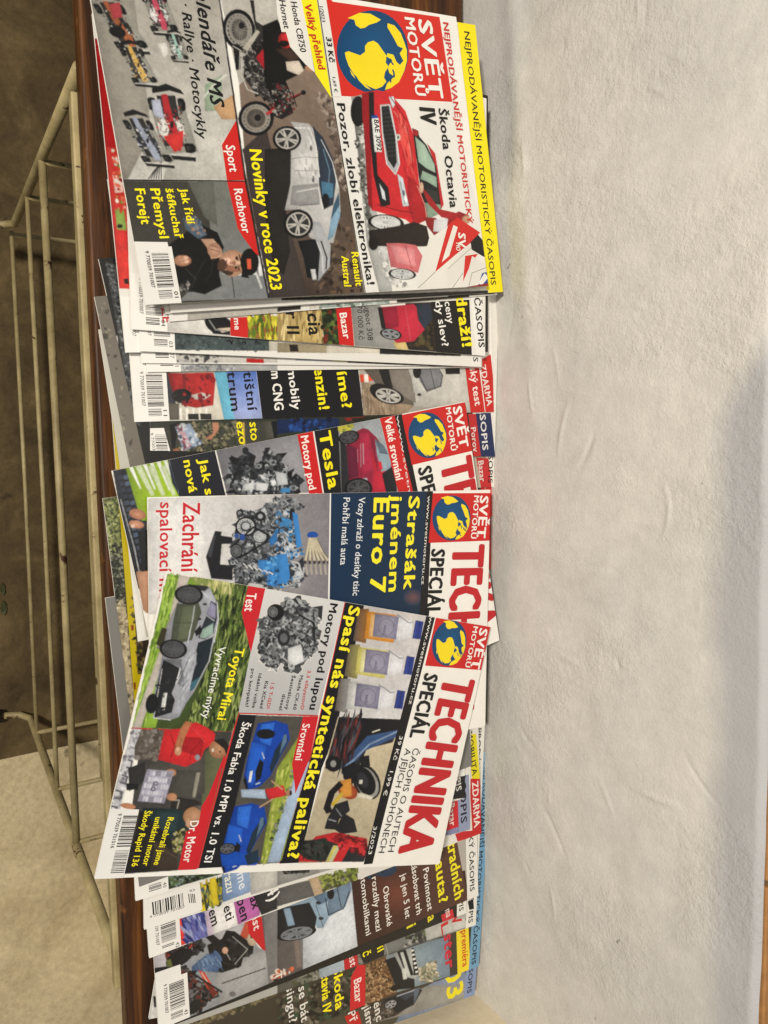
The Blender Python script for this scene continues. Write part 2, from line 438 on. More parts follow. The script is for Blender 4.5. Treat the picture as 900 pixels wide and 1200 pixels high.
        if alpha is not None: a = alpha[y0:y1, x0:x1]; np.maximum(a, m, out=a)
    def pic(s, name='cover_photo', mat=None): return Pic(s, name, mat or PHO)
    def flat(s, o, pts, col, name='colour_panel'):
        p = Pic(s, name, INK); p.poly(o, col, *pts); p.done()
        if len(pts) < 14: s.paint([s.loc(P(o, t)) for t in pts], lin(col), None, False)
    def barcode(s, bg='#e6e3dc', issue='01', x1=None, W_=.036, H_=.0235, flip=False, no='9 770039 701007'):
        x1 = s.w if x1 is None else x1; x0 = x1-W_; p = Pic(s, 'barcode', INK)
        p.lpoly(bg, (x0, 0), (x1+.001, 0), (x1+.001, H_), (x0, H_)); p.up()
        rnd = random.Random(len(s.root['label'])); x = x0+.004
        while x < x0+.0255:
            w = rnd.choice((.0003, .0003, .0006, .0009)); p.lpoly('#34312e', (x, .0095), (x+w, .0095), (x+w, .0205), (x, .0205)); x += w+rnd.choice((.0003, .0005, .0008))
        x = x0+.0275
        while x < x1-.0035:
            w = rnd.choice((.0003, .0006)); p.lpoly('#34312e', (x, .0095), (x+w, .0095), (x+w, .0185), (x, .0185)); x += w+rnd.choice((.0003, .0006))
        p.done()
        s.ltext(no, Vector((x0+.0025, .0055)), Vector((x0+.0255, .0055)), .0024, '#3a3733', 0, 0, 'barcode_digits')
        s.ltext(issue, Vector((x0+.0285, .0195)), Vector((x0+.0325, .0195)), .0026, '#3a3733', 0, 0, 'barcode_digits')
    def topstrip(s, bg, col, t0='NEJPRODÁVANĚJŠÍ MOTORISTICKÝ ČASOPIS', hh=.011, x0=.004, x1=None, cap=.0052):
        x1 = x1 or s.w-.004; y = s.h-hh
        if bg:
            p = Pic(s, 'title_strip', INK); p.lpoly(bg, (-.001, y), (s.w+.001, y), (s.w+.001, s.h+.001), (-.001, s.h+.001)); p.done()
        s.ltext(t0, Vector((x0, y+(hh-cap)/2-.0005)), Vector((x1, y+(hh-cap)/2-.0005)), cap, col, .02, 0, 'lettering')
def hexmix(a, b, f):
    a, b = a.lstrip('#'), b.lstrip('#')
    return '#'+''.join('%02x' % max(0, min(255, round(int(a[i:i+2], 16)*(1-f)+int(b[i:i+2], 16)*f))) for i in (0, 2, 4))
def inside(p, poly):
    c = False; n = len(poly)
    for i in range(n):
        a, b = poly[i], poly[i-1]
        if (a[1] > p[1]) != (b[1] > p[1]) and p[0] < (b[0]-a[0])*(p[1]-a[1])/(b[1]-a[1])+a[0]: c = not c
    return c
class Pic:
    def __init__(s, mag, name, mat): s.m, s.name, s.mat = mag, name, mat; s.bm = bmesh.new(); s.cl = s.bm.loops.layers.float_color.new('Col'); s.z = mag.lift(); s.k = 0; s.r = mat is PHO; s.al = np.zeros(mag.canvas().shape[:2], np.float32) if s.r else None
    def up(s):
        if not s.r: s.z = s.m.lift()
    def _f(s, pts, cols, z=None):
        if s.r:
            same = all(c == cols[0] for c in cols)
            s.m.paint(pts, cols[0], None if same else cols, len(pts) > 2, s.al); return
        z = s.z if z is None else z
        try: f = s.bm.faces.new([s.bm.verts.new((p[0], p[1], z)) for p in pts])
        except ValueError: return
        if len(pts) > 2:
            for l, c in zip(f.loops, cols): l[s.cl] = c
        if f.calc_area() and sum((pts[i-1][0]*pts[i][1]-pts[i][0]*pts[i-1][1]) for i in range(len(pts))) < 0: f.normal_flip()
    def lpoly(s, col, *pts): s._f(pts, [lin(col)]*len(pts))
    # filled outline; g = (second colour, point of the first, point of the second)
    def poly(s, o, col, *pts, g=None, up=True):
        if up: s.up()
        q = [P(o, p) for p in pts]
        if g:
            c2, a, b = g; a, b = P(o, a), P(o, b); d = (b[0]-a[0], b[1]-a[1]); n = d[0]**2+d[1]**2
            cols = [lin(hexmix(col, c2, max(0, min(1, ((p[0]-a[0])*d[0]+(p[1]-a[1])*d[1])/n)))) for p in q]
        else: cols = [lin(col)]*len(q)
        s._f([s.m.loc(p) for p in q], cols)
    def ell(s, o, col, x, y, rx, ry, ang=0, c2=None, up=True, n=20, a0=0, a1=360):
        if up: s.up()
        a = R(ang); pts = []
        for k in range(n+(a1-a0 < 360)):
            t = R(a0+(a1-a0)*k/n); X, Y = rx*math.cos(t), ry*math.sin(t)
            pts.append(s.m.loc(P(o, x+X*math.cos(a)-Y*math.sin(a), y+X*math.sin(a)+Y*math.cos(a))))
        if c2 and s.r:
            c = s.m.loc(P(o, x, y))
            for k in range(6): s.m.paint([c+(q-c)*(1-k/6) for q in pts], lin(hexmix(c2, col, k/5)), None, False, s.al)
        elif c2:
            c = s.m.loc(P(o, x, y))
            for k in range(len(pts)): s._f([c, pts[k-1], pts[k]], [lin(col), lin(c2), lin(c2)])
        else: s._f(pts, [lin(col)]*len(pts))
    def line(s, o, col, w, *pts, up=True):
        if up: s.up()
        w = w/2*(1 if o == 'P' else .25); q = [P(o, p) for p in pts]
        for a, b in zip(q, q[1:]):
            dx, dy = b[0]-a[0], b[1]-a[1]; L = math.hypot(dx, dy) or 1; nx, ny = -dy/L*w, dx/L*w; ex, ey = dx/L*w*.4, dy/L*w*.4
            s._f([s.m.loc(t) for t in ((a[0]-ex+nx, a[1]-ey+ny), (a[0]-ex-nx, a[1]-ey-ny), (b[0]+ex-nx, b[1]+ey-ny), (b[0]+ex+nx, b[1]+ey+ny))], [lin(col)]*4)
    def wheel(s, o, x, y, rx, ry, ang=0, rim='#a9a9a6', sp=5, tyre='#141414'):
        s.ell(o, tyre, x, y, rx, ry, ang); s.ell(o, '#2b2b2b', x, y, rx*.76, ry*.76, ang); s.up()
        a = R(ang)
        for k in range(sp):
            t = 2*math.pi*k/sp+.4
            for dt in (-.16, .16):
                e = (math.cos(t+dt)*rx*.72, math.sin(t+dt)*ry*.72)
                s.line(o, rim, max(2.2, rx*.11), (x, y), (x+e[0]*math.cos(a)-e[1]*math.sin(a), y+e[0]*math.sin(a)+e[1]*math.cos(a)), up=False)
        s.up(); pr = []
        for k in range(25):
            t = 2*math.pi*k/24; e = (math.cos(t)*rx*.76, math.sin(t)*ry*.76); pr.append((x+e[0]*math.cos(a)-e[1]*math.sin(a), y+e[0]*math.sin(a)+e[1]*math.cos(a)))
        s.line(o, rim, max(2, rx*.08), *pr, up=False); s.ell(o, hexmix(rim, '#555555', .3), x, y, rx*.16, ry*.16, ang)
    # many small irregular flecks inside an outline (foliage, machinery, gravel)
    def clutter(s, o, pts, n, size, pal, seed=1, el=1.0, ang=None, layers=3):
        r = random.Random(seed); q = [P(o, p) for p in pts]; k = .25 if o != 'P' else 1
        x0, x1 = min(p[0] for p in q), max(p[0] for p in q); y0, y1 = min(p[1] for p in q), max(p[1] for p in q)
        c = 0; lay = [s.z if s.r else s.m.lift() for _ in range(layers)]
        for t in range(n*6):
            p = (r.uniform(x0, x1), r.uniform(y0, y1))
            if not inside(p, q): continue
            sz = size*k*r.uniform(.35, 1)*(1.3-.7*c/n); a = r.uniform(0, math.pi) if ang is None else R(ang)+r.gauss(0, .12)
            m = r.choice((3, 4, 4, 5, 6)); e = el*r.uniform(.6, 1.2)
            col = lin(r.choice(pal)); sh = r.uniform(.8, 1.15); col = (col[0]*sh, col[1]*sh, col[2]*sh, 1); v = []
            for i in range(m):
                th = 2*math.pi*(i+r.uniform(-.25, .25))/m; X, Y = math.cos(th)*sz*e, math.sin(th)*sz/max(e, .6)*r.uniform(.7, 1)
                v.append(s.m.loc((p[0]+X*math.cos(a)-Y*math.sin(a), p[1]+X*math.sin(a)+Y*math.cos(a))))
            s._f(v, [col]*m, lay[min(layers-1, c*layers//n)]); c += 1
            if c >= n: break
    # castings, pulleys and hoses of an engine, large shapes first
    def machine(s, o, pts, pal, seed, n=1.0):
        s.clutter(o, pts, int(40*n), 38, pal[:4], seed, 1.2); s.clutter(o, pts, int(75*n), 22, pal, seed+1, 1.5); r = random.Random(seed)
        q = pts; x0, x1 = min(p[0] for p in q), max(p[0] for p in q); y0, y1 = min(p[1] for p in q), max(p[1] for p in q); c = 0
        while c < int(26*n):
            x, y = r.uniform(x0, x1), r.uniform(y0, y1)
            if not inside((x, y), q): continue
            c += 1; a = r.uniform(7, 17); s.ell(o, r.choice(pal), x, y, a, a*r.uniform(.7, 1.2)); s.ell(o, r.choice(pal), x, y, a*.55, a*.5)
            L = [(x, y)]
            for _ in range(3): L.append((L[-1][0]+r.uniform(-28, 28), L[-1][1]+r.uniform(-28, 28)))
            if all(inside(p, q) for p in L): s.line(o, r.choice(pal), r.uniform(3, 8), *L)
        s.clutter(o, pts, int(70*n), 8, pal, seed+2, 1.9)
    def done(s, kind=None):
        if not s.r: return s.m.fin(s.bm, s.name, s.mat, None, True, kind)
        s.bm.free(); m = s.m; ys, xs = np.nonzero(s.al > .02)
        if not len(ys): return
        y0, y1, x0, x1 = max(0, ys.min()-1), ys.max()+2, max(0, xs.min()-1), xs.max()+2
        al = s.al[y0:y1, x0:x1]; c = m.cv[y0:y1, x0:x1].copy(); ny, nx = al.shape
        if ny > 3 and nx > 3:
            rg = np.random.default_rng(ny*131+nx)
            def fld(k):
                a = rg.standard_normal((ny//k+3, nx//k+3)); Y = np.linspace(0, ny/k, ny); X = np.linspace(0, nx/k, nx); iy, ix = Y.astype(int), X.astype(int); fy, fx = (Y-iy)[:, None], (X-ix)[None]
                return a[iy][:, ix]*(1-fy)*(1-fx)+a[iy+1][:, ix]*fy*(1-fx)+a[iy][:, ix+1]*(1-fy)*fx+a[iy+1][:, ix+1]*fy*fx
            p = np.pad(c, ((1, 1), (1, 1), (0, 0)), mode='edge'); b_ = (p[:-2]+2*p[1:-1]+p[2:])/4; b_ = (b_[:, :-2]+2*b_[:, 1:-1]+b_[:, 2:])/4
            c = .35*c+.65*b_
            n = 1+.035*fld(1)+.055*fld(3)+.05*fld(9)+.05*fld(30); c = c*(1+(n-1)*al)[:, :, None]
        h = al > .02; cell = h[:-1, :-1] | h[1:, :-1] | h[:-1, 1:] | h[1:, 1:]; cy, cx = np.nonzero(cell)
        if not len(cy): return
        quad = np.stack([cy*nx+cx, cy*nx+cx+1, (cy+1)*nx+cx+1, (cy+1)*nx+cx], 1); u, inv = np.unique(quad, return_inverse=True); inv = inv.reshape(quad.shape)
        vy, vx = u//nx+y0, u % nx+x0; U = np.minimum(vx*CELL, m.w); V = np.minimum(vy*CELL, m.h); Z = np.full(len(u), s.z)
        if m.bend: kn = [m.bend*(.9*(t/8)**3+.22*math.sin(t/8*5)) for t in range(9)]; Z = Z+np.interp(U/m.w*8, np.arange(9), kn)
        me = bpy.data.meshes.new(s.name); me.vertices.add(len(u)); me.vertices.foreach_set('co', np.stack([U, V, Z], 1).astype(np.float32).ravel())
        nf = len(quad); me.loops.add(nf*4); me.loops.foreach_set('vertex_index', inv.astype(np.int32).ravel()); me.polygons.add(nf); me.polygons.foreach_set('loop_start', np.arange(0, nf*4, 4, dtype=np.int32))
        me.update(calc_edges=True); at = me.color_attributes.new('Col', 'FLOAT_COLOR', 'POINT'); at.data.foreach_set('color', np.c_[c.reshape(-1, 3)[u], np.ones(len(u))].astype(np.float32).ravel())
        o = link(s.name, me, PHO, m.root); o.matrix_parent_inverse = m.off
        if kind: o['kind'] = kind
        return o
LAND = [[((x-446)/168, (y-243)/194) for x, y in q] for q in (  # yellow land of the globe in unit-disc coordinates
 [(340,70),(400,50),(450,58),(500,92),(478,104),(440,112),(420,124),(398,126),(376,108),(372,82)],
 [(312,235),(330,230),(352,240),(385,255),(410,240),(412,212),(428,195),(455,190),(475,205),(495,240),(512,268),(505,300),(517,322),(498,345),(490,372),(500,392),(478,415),(445,425),(412,408),(372,372),(345,340),(325,300),(315,262)],
 [(530,112),(562,125),(590,165),(604,215),(612,250),(608,300),(590,350),(560,400),(520,425),(490,432),(502,402),(540,372),(508,344),(520,312),(538,292),(512,272),(516,256),(545,266),(556,300),(572,318),(590,300),(576,262),(594,240),(570,226),(552,182),(528,132)],
 [(328,318),(345,345),(352,366),(336,345)], [(352,342),(372,362),(400,400),(425,428),(398,412),(368,376)], [(552,330),(575,338),(568,352),(550,345)])]
def globe(m, o, x, y, rx, ry, ang=0):
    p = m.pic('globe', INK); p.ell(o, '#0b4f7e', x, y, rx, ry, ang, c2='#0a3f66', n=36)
    a = R(ang)
    for L in LAND:
        p.poly(o, '#ecd31c', *[(x+(u*rx*.97)*math.cos(a)-(v*ry*.97)*math.sin(a), y+(u*rx*.97)*math.sin(a)+(v*ry*.97)*math.cos(a)) for u, v in L])
    r = random.Random(int(x*7+y))
    for k in range(6):
        u, v = .25+r.random()*.5, .1+r.random()*.55
        p.line(o, '#12456b', rx*.04, *[(x+(u+.03*j*r.uniform(.4, 1.6))*rx, y+(v+.07*j)*ry) for j in range(3)])
    p.done()
# ================================================================== the magazines, lowest first
RED = '#c9211e'; YEL = '#f0e016'; WHT = '#e8e5dd'; BLK = '#151417'
# --- those sticking out towards the front of the bench
m = Mag('pale blue-grey magazine edge poking out beside the one with strawberries on it', .0185, BL=(126, 209), BD=(140.8, 318), base='#8f9ba3')
m = Mag('plain pale grey magazine lowest in the pile, its long front edge lying on the wood', .0291, BL=(115.7, 386), BD=(140.2, 545), base='#b9b5a8', h=.25)
m = Mag('grey-brown magazine askew between the pale grey and the black speckled ones', .0294, BL=(110.7, 347.5), BD=(150, 536), base='#6c665c', h=.25)
p = m.pic(); p.clutter('D', [(42,190),(90,190),(240,980),(205,985)], 30, 14, ['#4a463e', '#87806f'], 3); p.done()
m = Mag('black bordered magazine with a grey speckled photo, askew under the left pile', .0298, BL=(115.5, 303), BD=(154, 472), base='#1b1a18', h=.25)
p = m.pic(); p.poly('D', '#4b4b4a', (95,28),(150,45),(260,800),(228,780)); p.clutter('D', [(97,30),(160,45),(250,780),(215,700)], 260, 9, ['#23262a','#6d7173','#3b3e42','#87898a','#15171a'], 8)
p.poly('D', '#d9d5c8', (133,378),(150,375),(153,412),(136,415)); p.done()
m = Mag('pale silver grey magazine lowest under the middle, between wood and yellow-edged magazine', .0258, BL=(123.5, 701), BD=(146, 893), base='#76746f')
m = Mag('magazine with a photo of dark green foliage and tree bark along its near edge', .0265, BL=(120.5, 584), BD=(146.5, 790), base='#3a3f2a')
p = m.pic(); p.poly('F', '#6d7144', (82,-65),(160,-65),(165,170),(105,200)); p.poly('F', '#2a2c22', (105,190),(170,150),(185,420),(140,430)); p.poly('F', '#a5977a', (140,425),(185,400),(240,1000),(215,1010))
p.clutter('F', [(82,-65),(165,-65),(175,200),(110,230)], 220, 11, ['#8d9356','#46512c','#aab07a','#2c331c'], 5)
p.clutter('F', [(105,150),(175,150),(190,460),(140,460)], 200, 10, ['#16180f','#4a4c3a','#8d8d7a','#23261a'], 6)
p.clutter('F', [(140,430),(190,420),(235,1000),(205,1000)], 120, 14, ['#c2b494','#8a7a5e','#5c5340','#b0a283'], 7); p.done()
m = Mag('magazine with a plain yellow band along its near edge, showing beside the foliage one', .0275, BL=(139, 585), BD=(158, 828), ang='end', base='#b5a20c')
p = m.pic(); p.poly('F', '#2a2318', (207,-40),(800,-40),(800,760),(245,760)); p.clutter('F', [(207,400),(290,400),(290,760),(245,760)], 60, 16, ['#5a4a32','#17130c','#7b6a45','#37401c'], 4)
p.poly('F', '#7a1c14', (214,530),(226,528),(227,555),(216,556)); p.poly('F', '#7a1c14', (226,800),(236,798),(237,832),(228,834)); p.done(); m.topstrip('#e9d413', BLK)
m = Mag('blank white magazine corner showing between the yellow-edged one and the middle special', .0288, BL=(150, 640), BD=(161.5, 752), ang='end', base='#dedbd4')
# --- left pile, from the bottom up
m = Mag('magazine with a red top strip, its corner lowest behind the two technical specials', .020, BR=(172, 678), TR=(584.5, 667), base='#58554e'); m.topstrip(RED, WHT, 'AUTOMOBIL  MOTO  SPORT  ZDARMA  EXTRA', .014)
m = Mag('magazine whose red and black top corner touches the wall beside the second special', .023, BR=(170, 612), TR=(592, 605), base='#37342f'); m.topstrip(RED, WHT, 'VELKÁ SOUTĚŽ  EXTRA PŘÍLOHA  ZDARMA', .015)
m.flat('L', [(715,685),(748,680),(750,745),(722,748)], WHT); m.flat('L', [(718,690),(738,688),(740,712),(722,714)], BLK)
m = Mag('magazine with red Bazar tag and white strip ending in OPIS, against the wall', .026, BR=(171, 578), TR=(588, 571), base='#b0a998'); m.topstrip('#e3e0d8', BLK, hh=.012)
m.flat('L', [(632,545),(690,548),(705,690),(655,690)], '#b9282a'); m.text('L', 'Bazar', (640, 562), (650, 660), 26, '#d8cfc8', .02)
m.flat('L', [(700,335),(718,335),(752,678),(735,682),(722,545)], WHT)
m = Mag('magazine with a man in the woods on its cover and a navy strip reading ČASOPIS', .0303, BR=(176, 528), TR=(580, 535), base='#dedbd3')
p = m.pic(); p.poly('P', '#2e3326', (176,470),(553,455),(556,540),(176,548)); p.poly('D', '#3a3b33', (285,780),(900,775),(900,1000),(285,1000)); p.clutter('D', [(500,780),(740,780),(700,900),(420,930)], 260, 14, ['#55543f','#1c1e18','#7c7760','#343a22','#8d8468'], 12)
p.poly('D', '#1a1817', (395,790),(440,780),(420,900),(410,940)); p.poly('D', '#8f9db0', (420,800),(490,785),(545,880),(460,915)); p.poly('D', '#b08f98', (425,808),(455,800),(500,895),(470,905))
p.clutter('D', [(415,800),(490,785),(545,880),(460,915)], 50, 13, ['#c9ccd0','#4b5666','#7b3f46','#aebac8'], 3); p.poly('D', '#b37d62', (560,855),(600,830),(595,780),(625,780),(625,815),(590,862)); p.poly('D', '#8a5a42', (410,905),(440,900),(440,940),(415,945))
p.poly('D', '#c2a24c', (735,780),(745,780),(750,900),(740,900)); p.poly('D', '#4c4a42', (830,775),(900,772),(900,850),(850,860)); p.poly('D', '#14161b', (870,775),(900,772),(900,850),(885,855)); p.done()
m.text('D', 'sto', (768, 780), (776, 866), 42, YEL, .03); m.text('D', 'ezo', (705, 778), (722, 885), 42, YEL, .03)
p = m.pic(); p.poly('E', '#16264a', (0,765),(290,760),(290,800),(0,835)); p.clutter('E', [(60,765),(270,762),(270,800),(60,830)], 30, 20, ['#1b3670','#0d1630','#234a8c'], 3); p.poly('E', '#8a1f1c', (310,760),(345,757),(420,752),(330,775)); p.poly('E','#26211c',(345,760),(500,750),(480,760),(360,778)); p.done()
m.flat('L', [(595,340),(630,340),(660,540),(618,545)], '#b3282b'); m.text('L', 'Porov', (606, 405), (618, 520), 24, '#d8cfc8', .02)
m.flat('L', [(630,338),(700,335),(722,545),(655,545)], '#1d2a52'); m.text('L', 'ČASOPIS', (640, 250), (662, 512), 27, '#dcd9d4', .03)
m.flat('P', [(169.5,502),(192,501.5),(204,545),(175,548)], '#e6e3dc'); p = m.pic('barcode', INK); r_ = random.Random(4); y = 838
while y < 945: w = r_.choice((2, 4, 6)); p.poly('D', '#3a3733', (325+(y-838)*.13,y),(380+(y-838)*.1,y),(380+(y-838)*.1,y+w),(325+(y-838)*.13,y+w), up=False); y += w+r_.choice((3, 5))
p.done(); m.text('D', '9 77003970', (304, 830), (322, 950), 13, '#3a3733')
m.flat('P', [(163,495),(168,495),(174,545),(171,545)], '#a3a112')
# CNG
m = Mag('magazine with a rusty red truck, a CNG headline and a Český test strip', .032, BR=(158, 494.5), TR=(581.3, 482.5), base=WHT)
p = m.pic(); p.poly('D', '#34353a', (330,540),(420,540),(450,770),(355,770)); p.poly('D', '#c9c3b4', (395,540),(610,540),(655,770),(440,770)); p.poly('D', '#58544a', (385,690),(440,690),(440,768),(385,768))
p.poly('D', '#7f211f', (385,548),(440,548),(445,650),(420,660),(400,610)); p.poly('D', '#a82a29', (408,550),(600,545),(610,580),(600,700),(520,712),(455,700),(420,620)); p.poly('D', '#7a2328', (455,550),(470,550),(475,710),(462,705)); p.poly('D', '#c4bdb3', (497,652),(545,640),(590,652),(560,672),(500,672))
p.ell('D', '#1f1d1c', 452, 655, 46, 34); p.clutter('D', [(400,620),(500,625),(500,690),(410,690)], 14, 12, ['#171514','#2e2a28'], 2); p.clutter('D', [(440,560),(600,560),(600,700),(460,700)], 30, 18, ['#8f1f22','#a32a2a','#6b1d22','#7a2226'], 5)
for k in range(5): p.poly('D', '#e4e0d6', (440+k*30,712),(452+k*30,712),(454+k*30,768),(442+k*30,768))
p.poly('D', '#2c2a26', (480,740),(590,738),(592,768),(482,768)); p.poly('D', '#ddd8cc', (530,735),(536,735),(540,768),(534,768)); p.done()
p = m.pic('sky_panel'); p.poly('D', '#63a7c0', (603,540),(660,540),(712,768),(650,768)); p.poly('D', '#4d6fb8', (660,540),(802,538),(830,764),(700,766), g=('#9aa6cf', (700,540), (740,760))); p.done()
m.flat('P', [(300,430),(419.5,430),(426.3,488.5),(307.5,491)], BLK)
m.text('D', 'tištní', (738, 543), (762, 728), 46, '#161616', .03); m.text('D', 'trum', (662, 543), (684, 728), 46, '#161616', .03)
m.text('E', 'mobily', (47, 530), (72, 722), 40, WHT, .03); m.text('P', 'm CNG', (317.2, 434), (321.8, 481), 11, WHT, .035)
m.text('E', 'enzin!', (170, 525), (196, 722), 50, YEL, .04); m.text('E', 'íme?', (277, 545), (304, 717), 48, YEL, .04)
p = m.pic(); p.poly('E', '#9c968b', (380,515),(900,515),(915,735),(405,752)); p.poly('E', '#94806a', (395,590),(440,600),(640,700),(600,745),(405,752)); p.clutter('E', [(395,590),(430,600),(620,705),(560,745),(405,750)], 80, 16, ['#7d6955','#ab9880','#8d7a64'], 3, 2.5, 80)
p.poly('E', '#b8b5ad', (560,515),(900,515),(915,735),(640,700)); p.poly('E', '#d3482c', (385,555),(480,560),(490,580),(390,592)); p.poly('E', '#e3dcd2', (405,553),(425,555),(428,590),(408,592)); p.poly('E', '#e3dcd2', (445,556),(462,558),(466,588),(448,590))
p.poly('E', '#5e564d', (395,520),(560,520),(620,560),(640,700),(560,690),(470,610)); p.poly('E', '#7d766d', (500,520),(610,520),(640,600),(650,690),(560,640)); p.poly('E', '#1c1b1b', (470,520),(520,520),(545,640),(520,645),(495,590)); p.ell('E', '#1b1a1a', 490, 640, 62, 38, 25)
p.wheel('E', 520, 655, 75, 38, 15, '#b9b6ae', 6); p.poly('E', '#c2c0b9', (620,520),(770,520),(775,610),(720,650),(640,640)); p.poly('E', '#77777a', (640,525),(750,525),(775,560),(770,610),(700,640),(670,590)); p.line('E', '#2c2b2b', 4, (650,525),(700,630),(765,612),(775,560),(755,525)); p.line('E', '#2c2b2b', 3, (715,525),(740,625))
p.ell('E', '#1c1b1b', 655, 540, 20, 34); p.ell('E', '#2a2a2a', 665, 650, 10, 7); p.poly('E', '#17140f', (785,522),(855,520),(857,553),(790,555)); p.done()
m.flat('L', [(580,120),(645,118),(673,333),(606,335)], '#bf2420'); m.text('L', 'Český test', (590, 50), (626, 304), 32, '#ecd9d2', .03)
m.flat('L', [(648,90),(700,60),(727,330),(676,334)], '#bf2420'); m.text('L', 'ZDARMA', (648, 112), (683, 305), 27, '#e3d6d0', .03)
m.barcode(issue='11')
# lower stack slices g f
m = Mag('thin white slice of magazine just above the red truck cover', .034, BR=(172, 436), TR=(548, 431), base='#dcd9d2'); p = m.pic(); p.poly('D', '#9b9b98', (430,500),(900,490),(900,545),(430,545)); p.clutter('D', [(430,505),(700,500),(700,535),(430,535)], 60, 14, ['#6f7074','#b9bab8','#8d8f90'], 3); p.done()
m.flat('E', [(715,458),(735,458),(745,520),(718,520)], RED); m.topstrip(WHT, BLK); m.barcode()
m = Mag('magazine slice with a yellow block and a small red tag between two white page edges', .036, BR=(166, 425.5), TR=(565, 430), base='#dcd9d2'); p = m.pic(); p.poly('D', '#b9b6ae', (390,455),(900,455),(900,500),(390,500)); p.clutter('D', [(430,455),(620,455),(620,500),(430,500)], 40, 16, ['#3c3c3c','#c9c6bf','#8b8a86'], 3)
p.poly('D', '#b31f1c', (755,480),(835,482),(838,502),(755,500)); p.poly('E', '#a3aeb9', (85,455),(255,455),(255,492),(85,490)); p.poly('E', '#d8cb1a', (255,455),(328,455),(328,496),(255,492)); p.poly('E', '#241e18', (330,455),(820,470),(820,520),(330,500)); p.done()
m.flat('E', [(815,468),(885,470),(888,520),(820,518)], '#bb2320'); m.topstrip(WHT, BLK); m.barcode(issue='07')
m = Mag('white magazine corner with red border, sticking out furthest to the front of the left pile', .038, BL=(112, 56), BD=(147.3, 413), ang='end', base='#dddad3')
p = m.pic(); p.poly('A', '#9c1418', (-40,180),(110,180),(165,700),(40,700)); p.poly('A', '#b9302a', (60,690),(180,690),(205,1200),(80,1200)); p.poly('A', '#7f9a4a', (140,980),(180,985),(195,1080),(148,1075)); p.poly('A', '#d5b5ab', (128,820),(175,830),(180,900),(140,905)); p.clutter('A', [(128,700),(185,700),(195,1000),(145,1000)], 80, 16, ['#c0392b','#8f1e1c','#d8cfc0','#6f8a3a','#da6a52'], 6); p.ell('A', '#c22f2c', 168, 1120, 28, 40); p.ell('A', '#1f1c1a', 162, 1060, 14, 10)
p.poly('D', '#c8332c', (110,-30),(200,-30),(210,155),(120,152)); p.poly('D', '#1c1a1a', (178,108),(200,104),(206,130),(185,132)); p.done(); m.barcode(issue='02')
# e
m = Mag('magazine slice with a grey-green photo and barcode, under the red 308 one', .040, BR=(164, 411.5), TR=(564, 430), base='#dedbd3')
p = m.pic(); p.poly('D', '#3f4a49', (365,360),(860,375),(862,445),(378,440)); p.clutter('D', [(370,365),(855,380),(860,445),(378,440)], 220, 12, ['#313a3a','#55605e','#485352'], 3); p.poly('D', '#bdb7a8', (860,385),(900,385),(900,445),(862,445)); p.poly('E', '#93876d', (0,405),(240,415),(240,455),(0,452)); p.poly('E', '#231f1c', (55,415),(95,415),(100,448),(60,448)); p.poly('E', '#c9c2b2', (230,420),(480,430),(480,455),(230,455)); p.poly('E', '#1f1c19', (480,432),(860,455),(860,470),(480,460)); p.done()
m.text('D', '?', (662, 388), (664, 416), 28, '#141618', .02); m.text('D', 't', (732, 398), (734, 417), 28, '#141618', .02); m.text('D', 'e', (792, 396), (795, 417), 26, '#141618', .02); m.topstrip('#e2e0da', BLK); m.barcode(issue='03')
m = Mag('magazine with a black top corner peeping out behind the white ČASOPIS strip', .0415, BR=(160, 384), TR=(571.8, 412.5), base='#1b1817')
# c
m = Mag('magazine with a red hatchback, a red Bazar tag and a yellow headline, rotated slightly right', .0432, BR=(154, 385.8), TR=(568.5, 417), base='#e0ddd5')
p = m.pic(); p.poly('D', '#cfccc5', (345,230),(680,220),(680,385),(348,350)); p.poly('D', '#2b2b2c', (555,300),(680,300),(680,372),(600,365)); p.ell('D', '#161616', 625, 320, 68, 45, 20); p.poly('D', '#c9b8a0', (620,340),(680,335),(680,350),(640,360)); p.line('D', '#8a8a88', 6, (580,300),(610,345),(665,352)); p.done()
m.flat('D', [(680,290),(762,285),(768,384),(680,374)], '#c22420'); m.text('D', 'me', (695, 292), (700, 346), 28, WHT, .03); m.text('D', 'ZE', (355, 240), (362, 312), 42, '#b8262a', .03)
p = m.pic(); p.poly('D', '#7f9324', (765,285),(900,280),(900,400),(768,384), g=('#d3c23a', (765,285), (900,380))); p.clutter('D', [(765,285),(900,280),(900,395),(768,384)], 70, 26, ['#5a7022','#a9b02e','#d9cc3f','#8a5a30','#3f5a1c'], 5, 2.2, 90); p.poly('E', '#b59c62', (0,240),(210,240),(215,425),(0,400)); p.clutter('E', [(0,240),(210,240),(215,420),(0,400)], 70, 22, ['#c9b377','#9c8450','#d8c48c','#7d683e'], 9, 2.5, 90)
p.poly('E', '#28321b', (205,240),(290,240),(300,430),(220,425)); p.clutter('E', [(205,240),(290,240),(300,430),(220,425)], 60, 20, ['#3f5426','#1a1f12','#5b6b2f','#6a2a1c'], 2); p.done()
m.text('E', 'cia', (138, 268), (148, 373), 62, '#161412', .03); m.text('E', 'r II', (38, 262), (46, 366), 58, '#161412', .03)
m.flat('E', [(275,235),(345,235),(360,422),(290,415)], '#c4221e'); m.text('E', 'Bazar', (290, 268), (310, 390), 34, WHT, .03)
p = m.pic(); p.poly('E', '#8f8e8a', (345,235),(480,230),(640,420),(600,440),(362,422)); p.poly('E', '#26201a', (600,220),(850,210),(900,462),(600,440)); p.clutter('E', [(640,300),(840,300),(860,450),(620,435)], 90, 20, ['#3a3120','#1a1510','#4c4128','#15120e'], 3); p.poly('E', '#c2ab72', (540,405),(600,400),(615,440),(560,438))
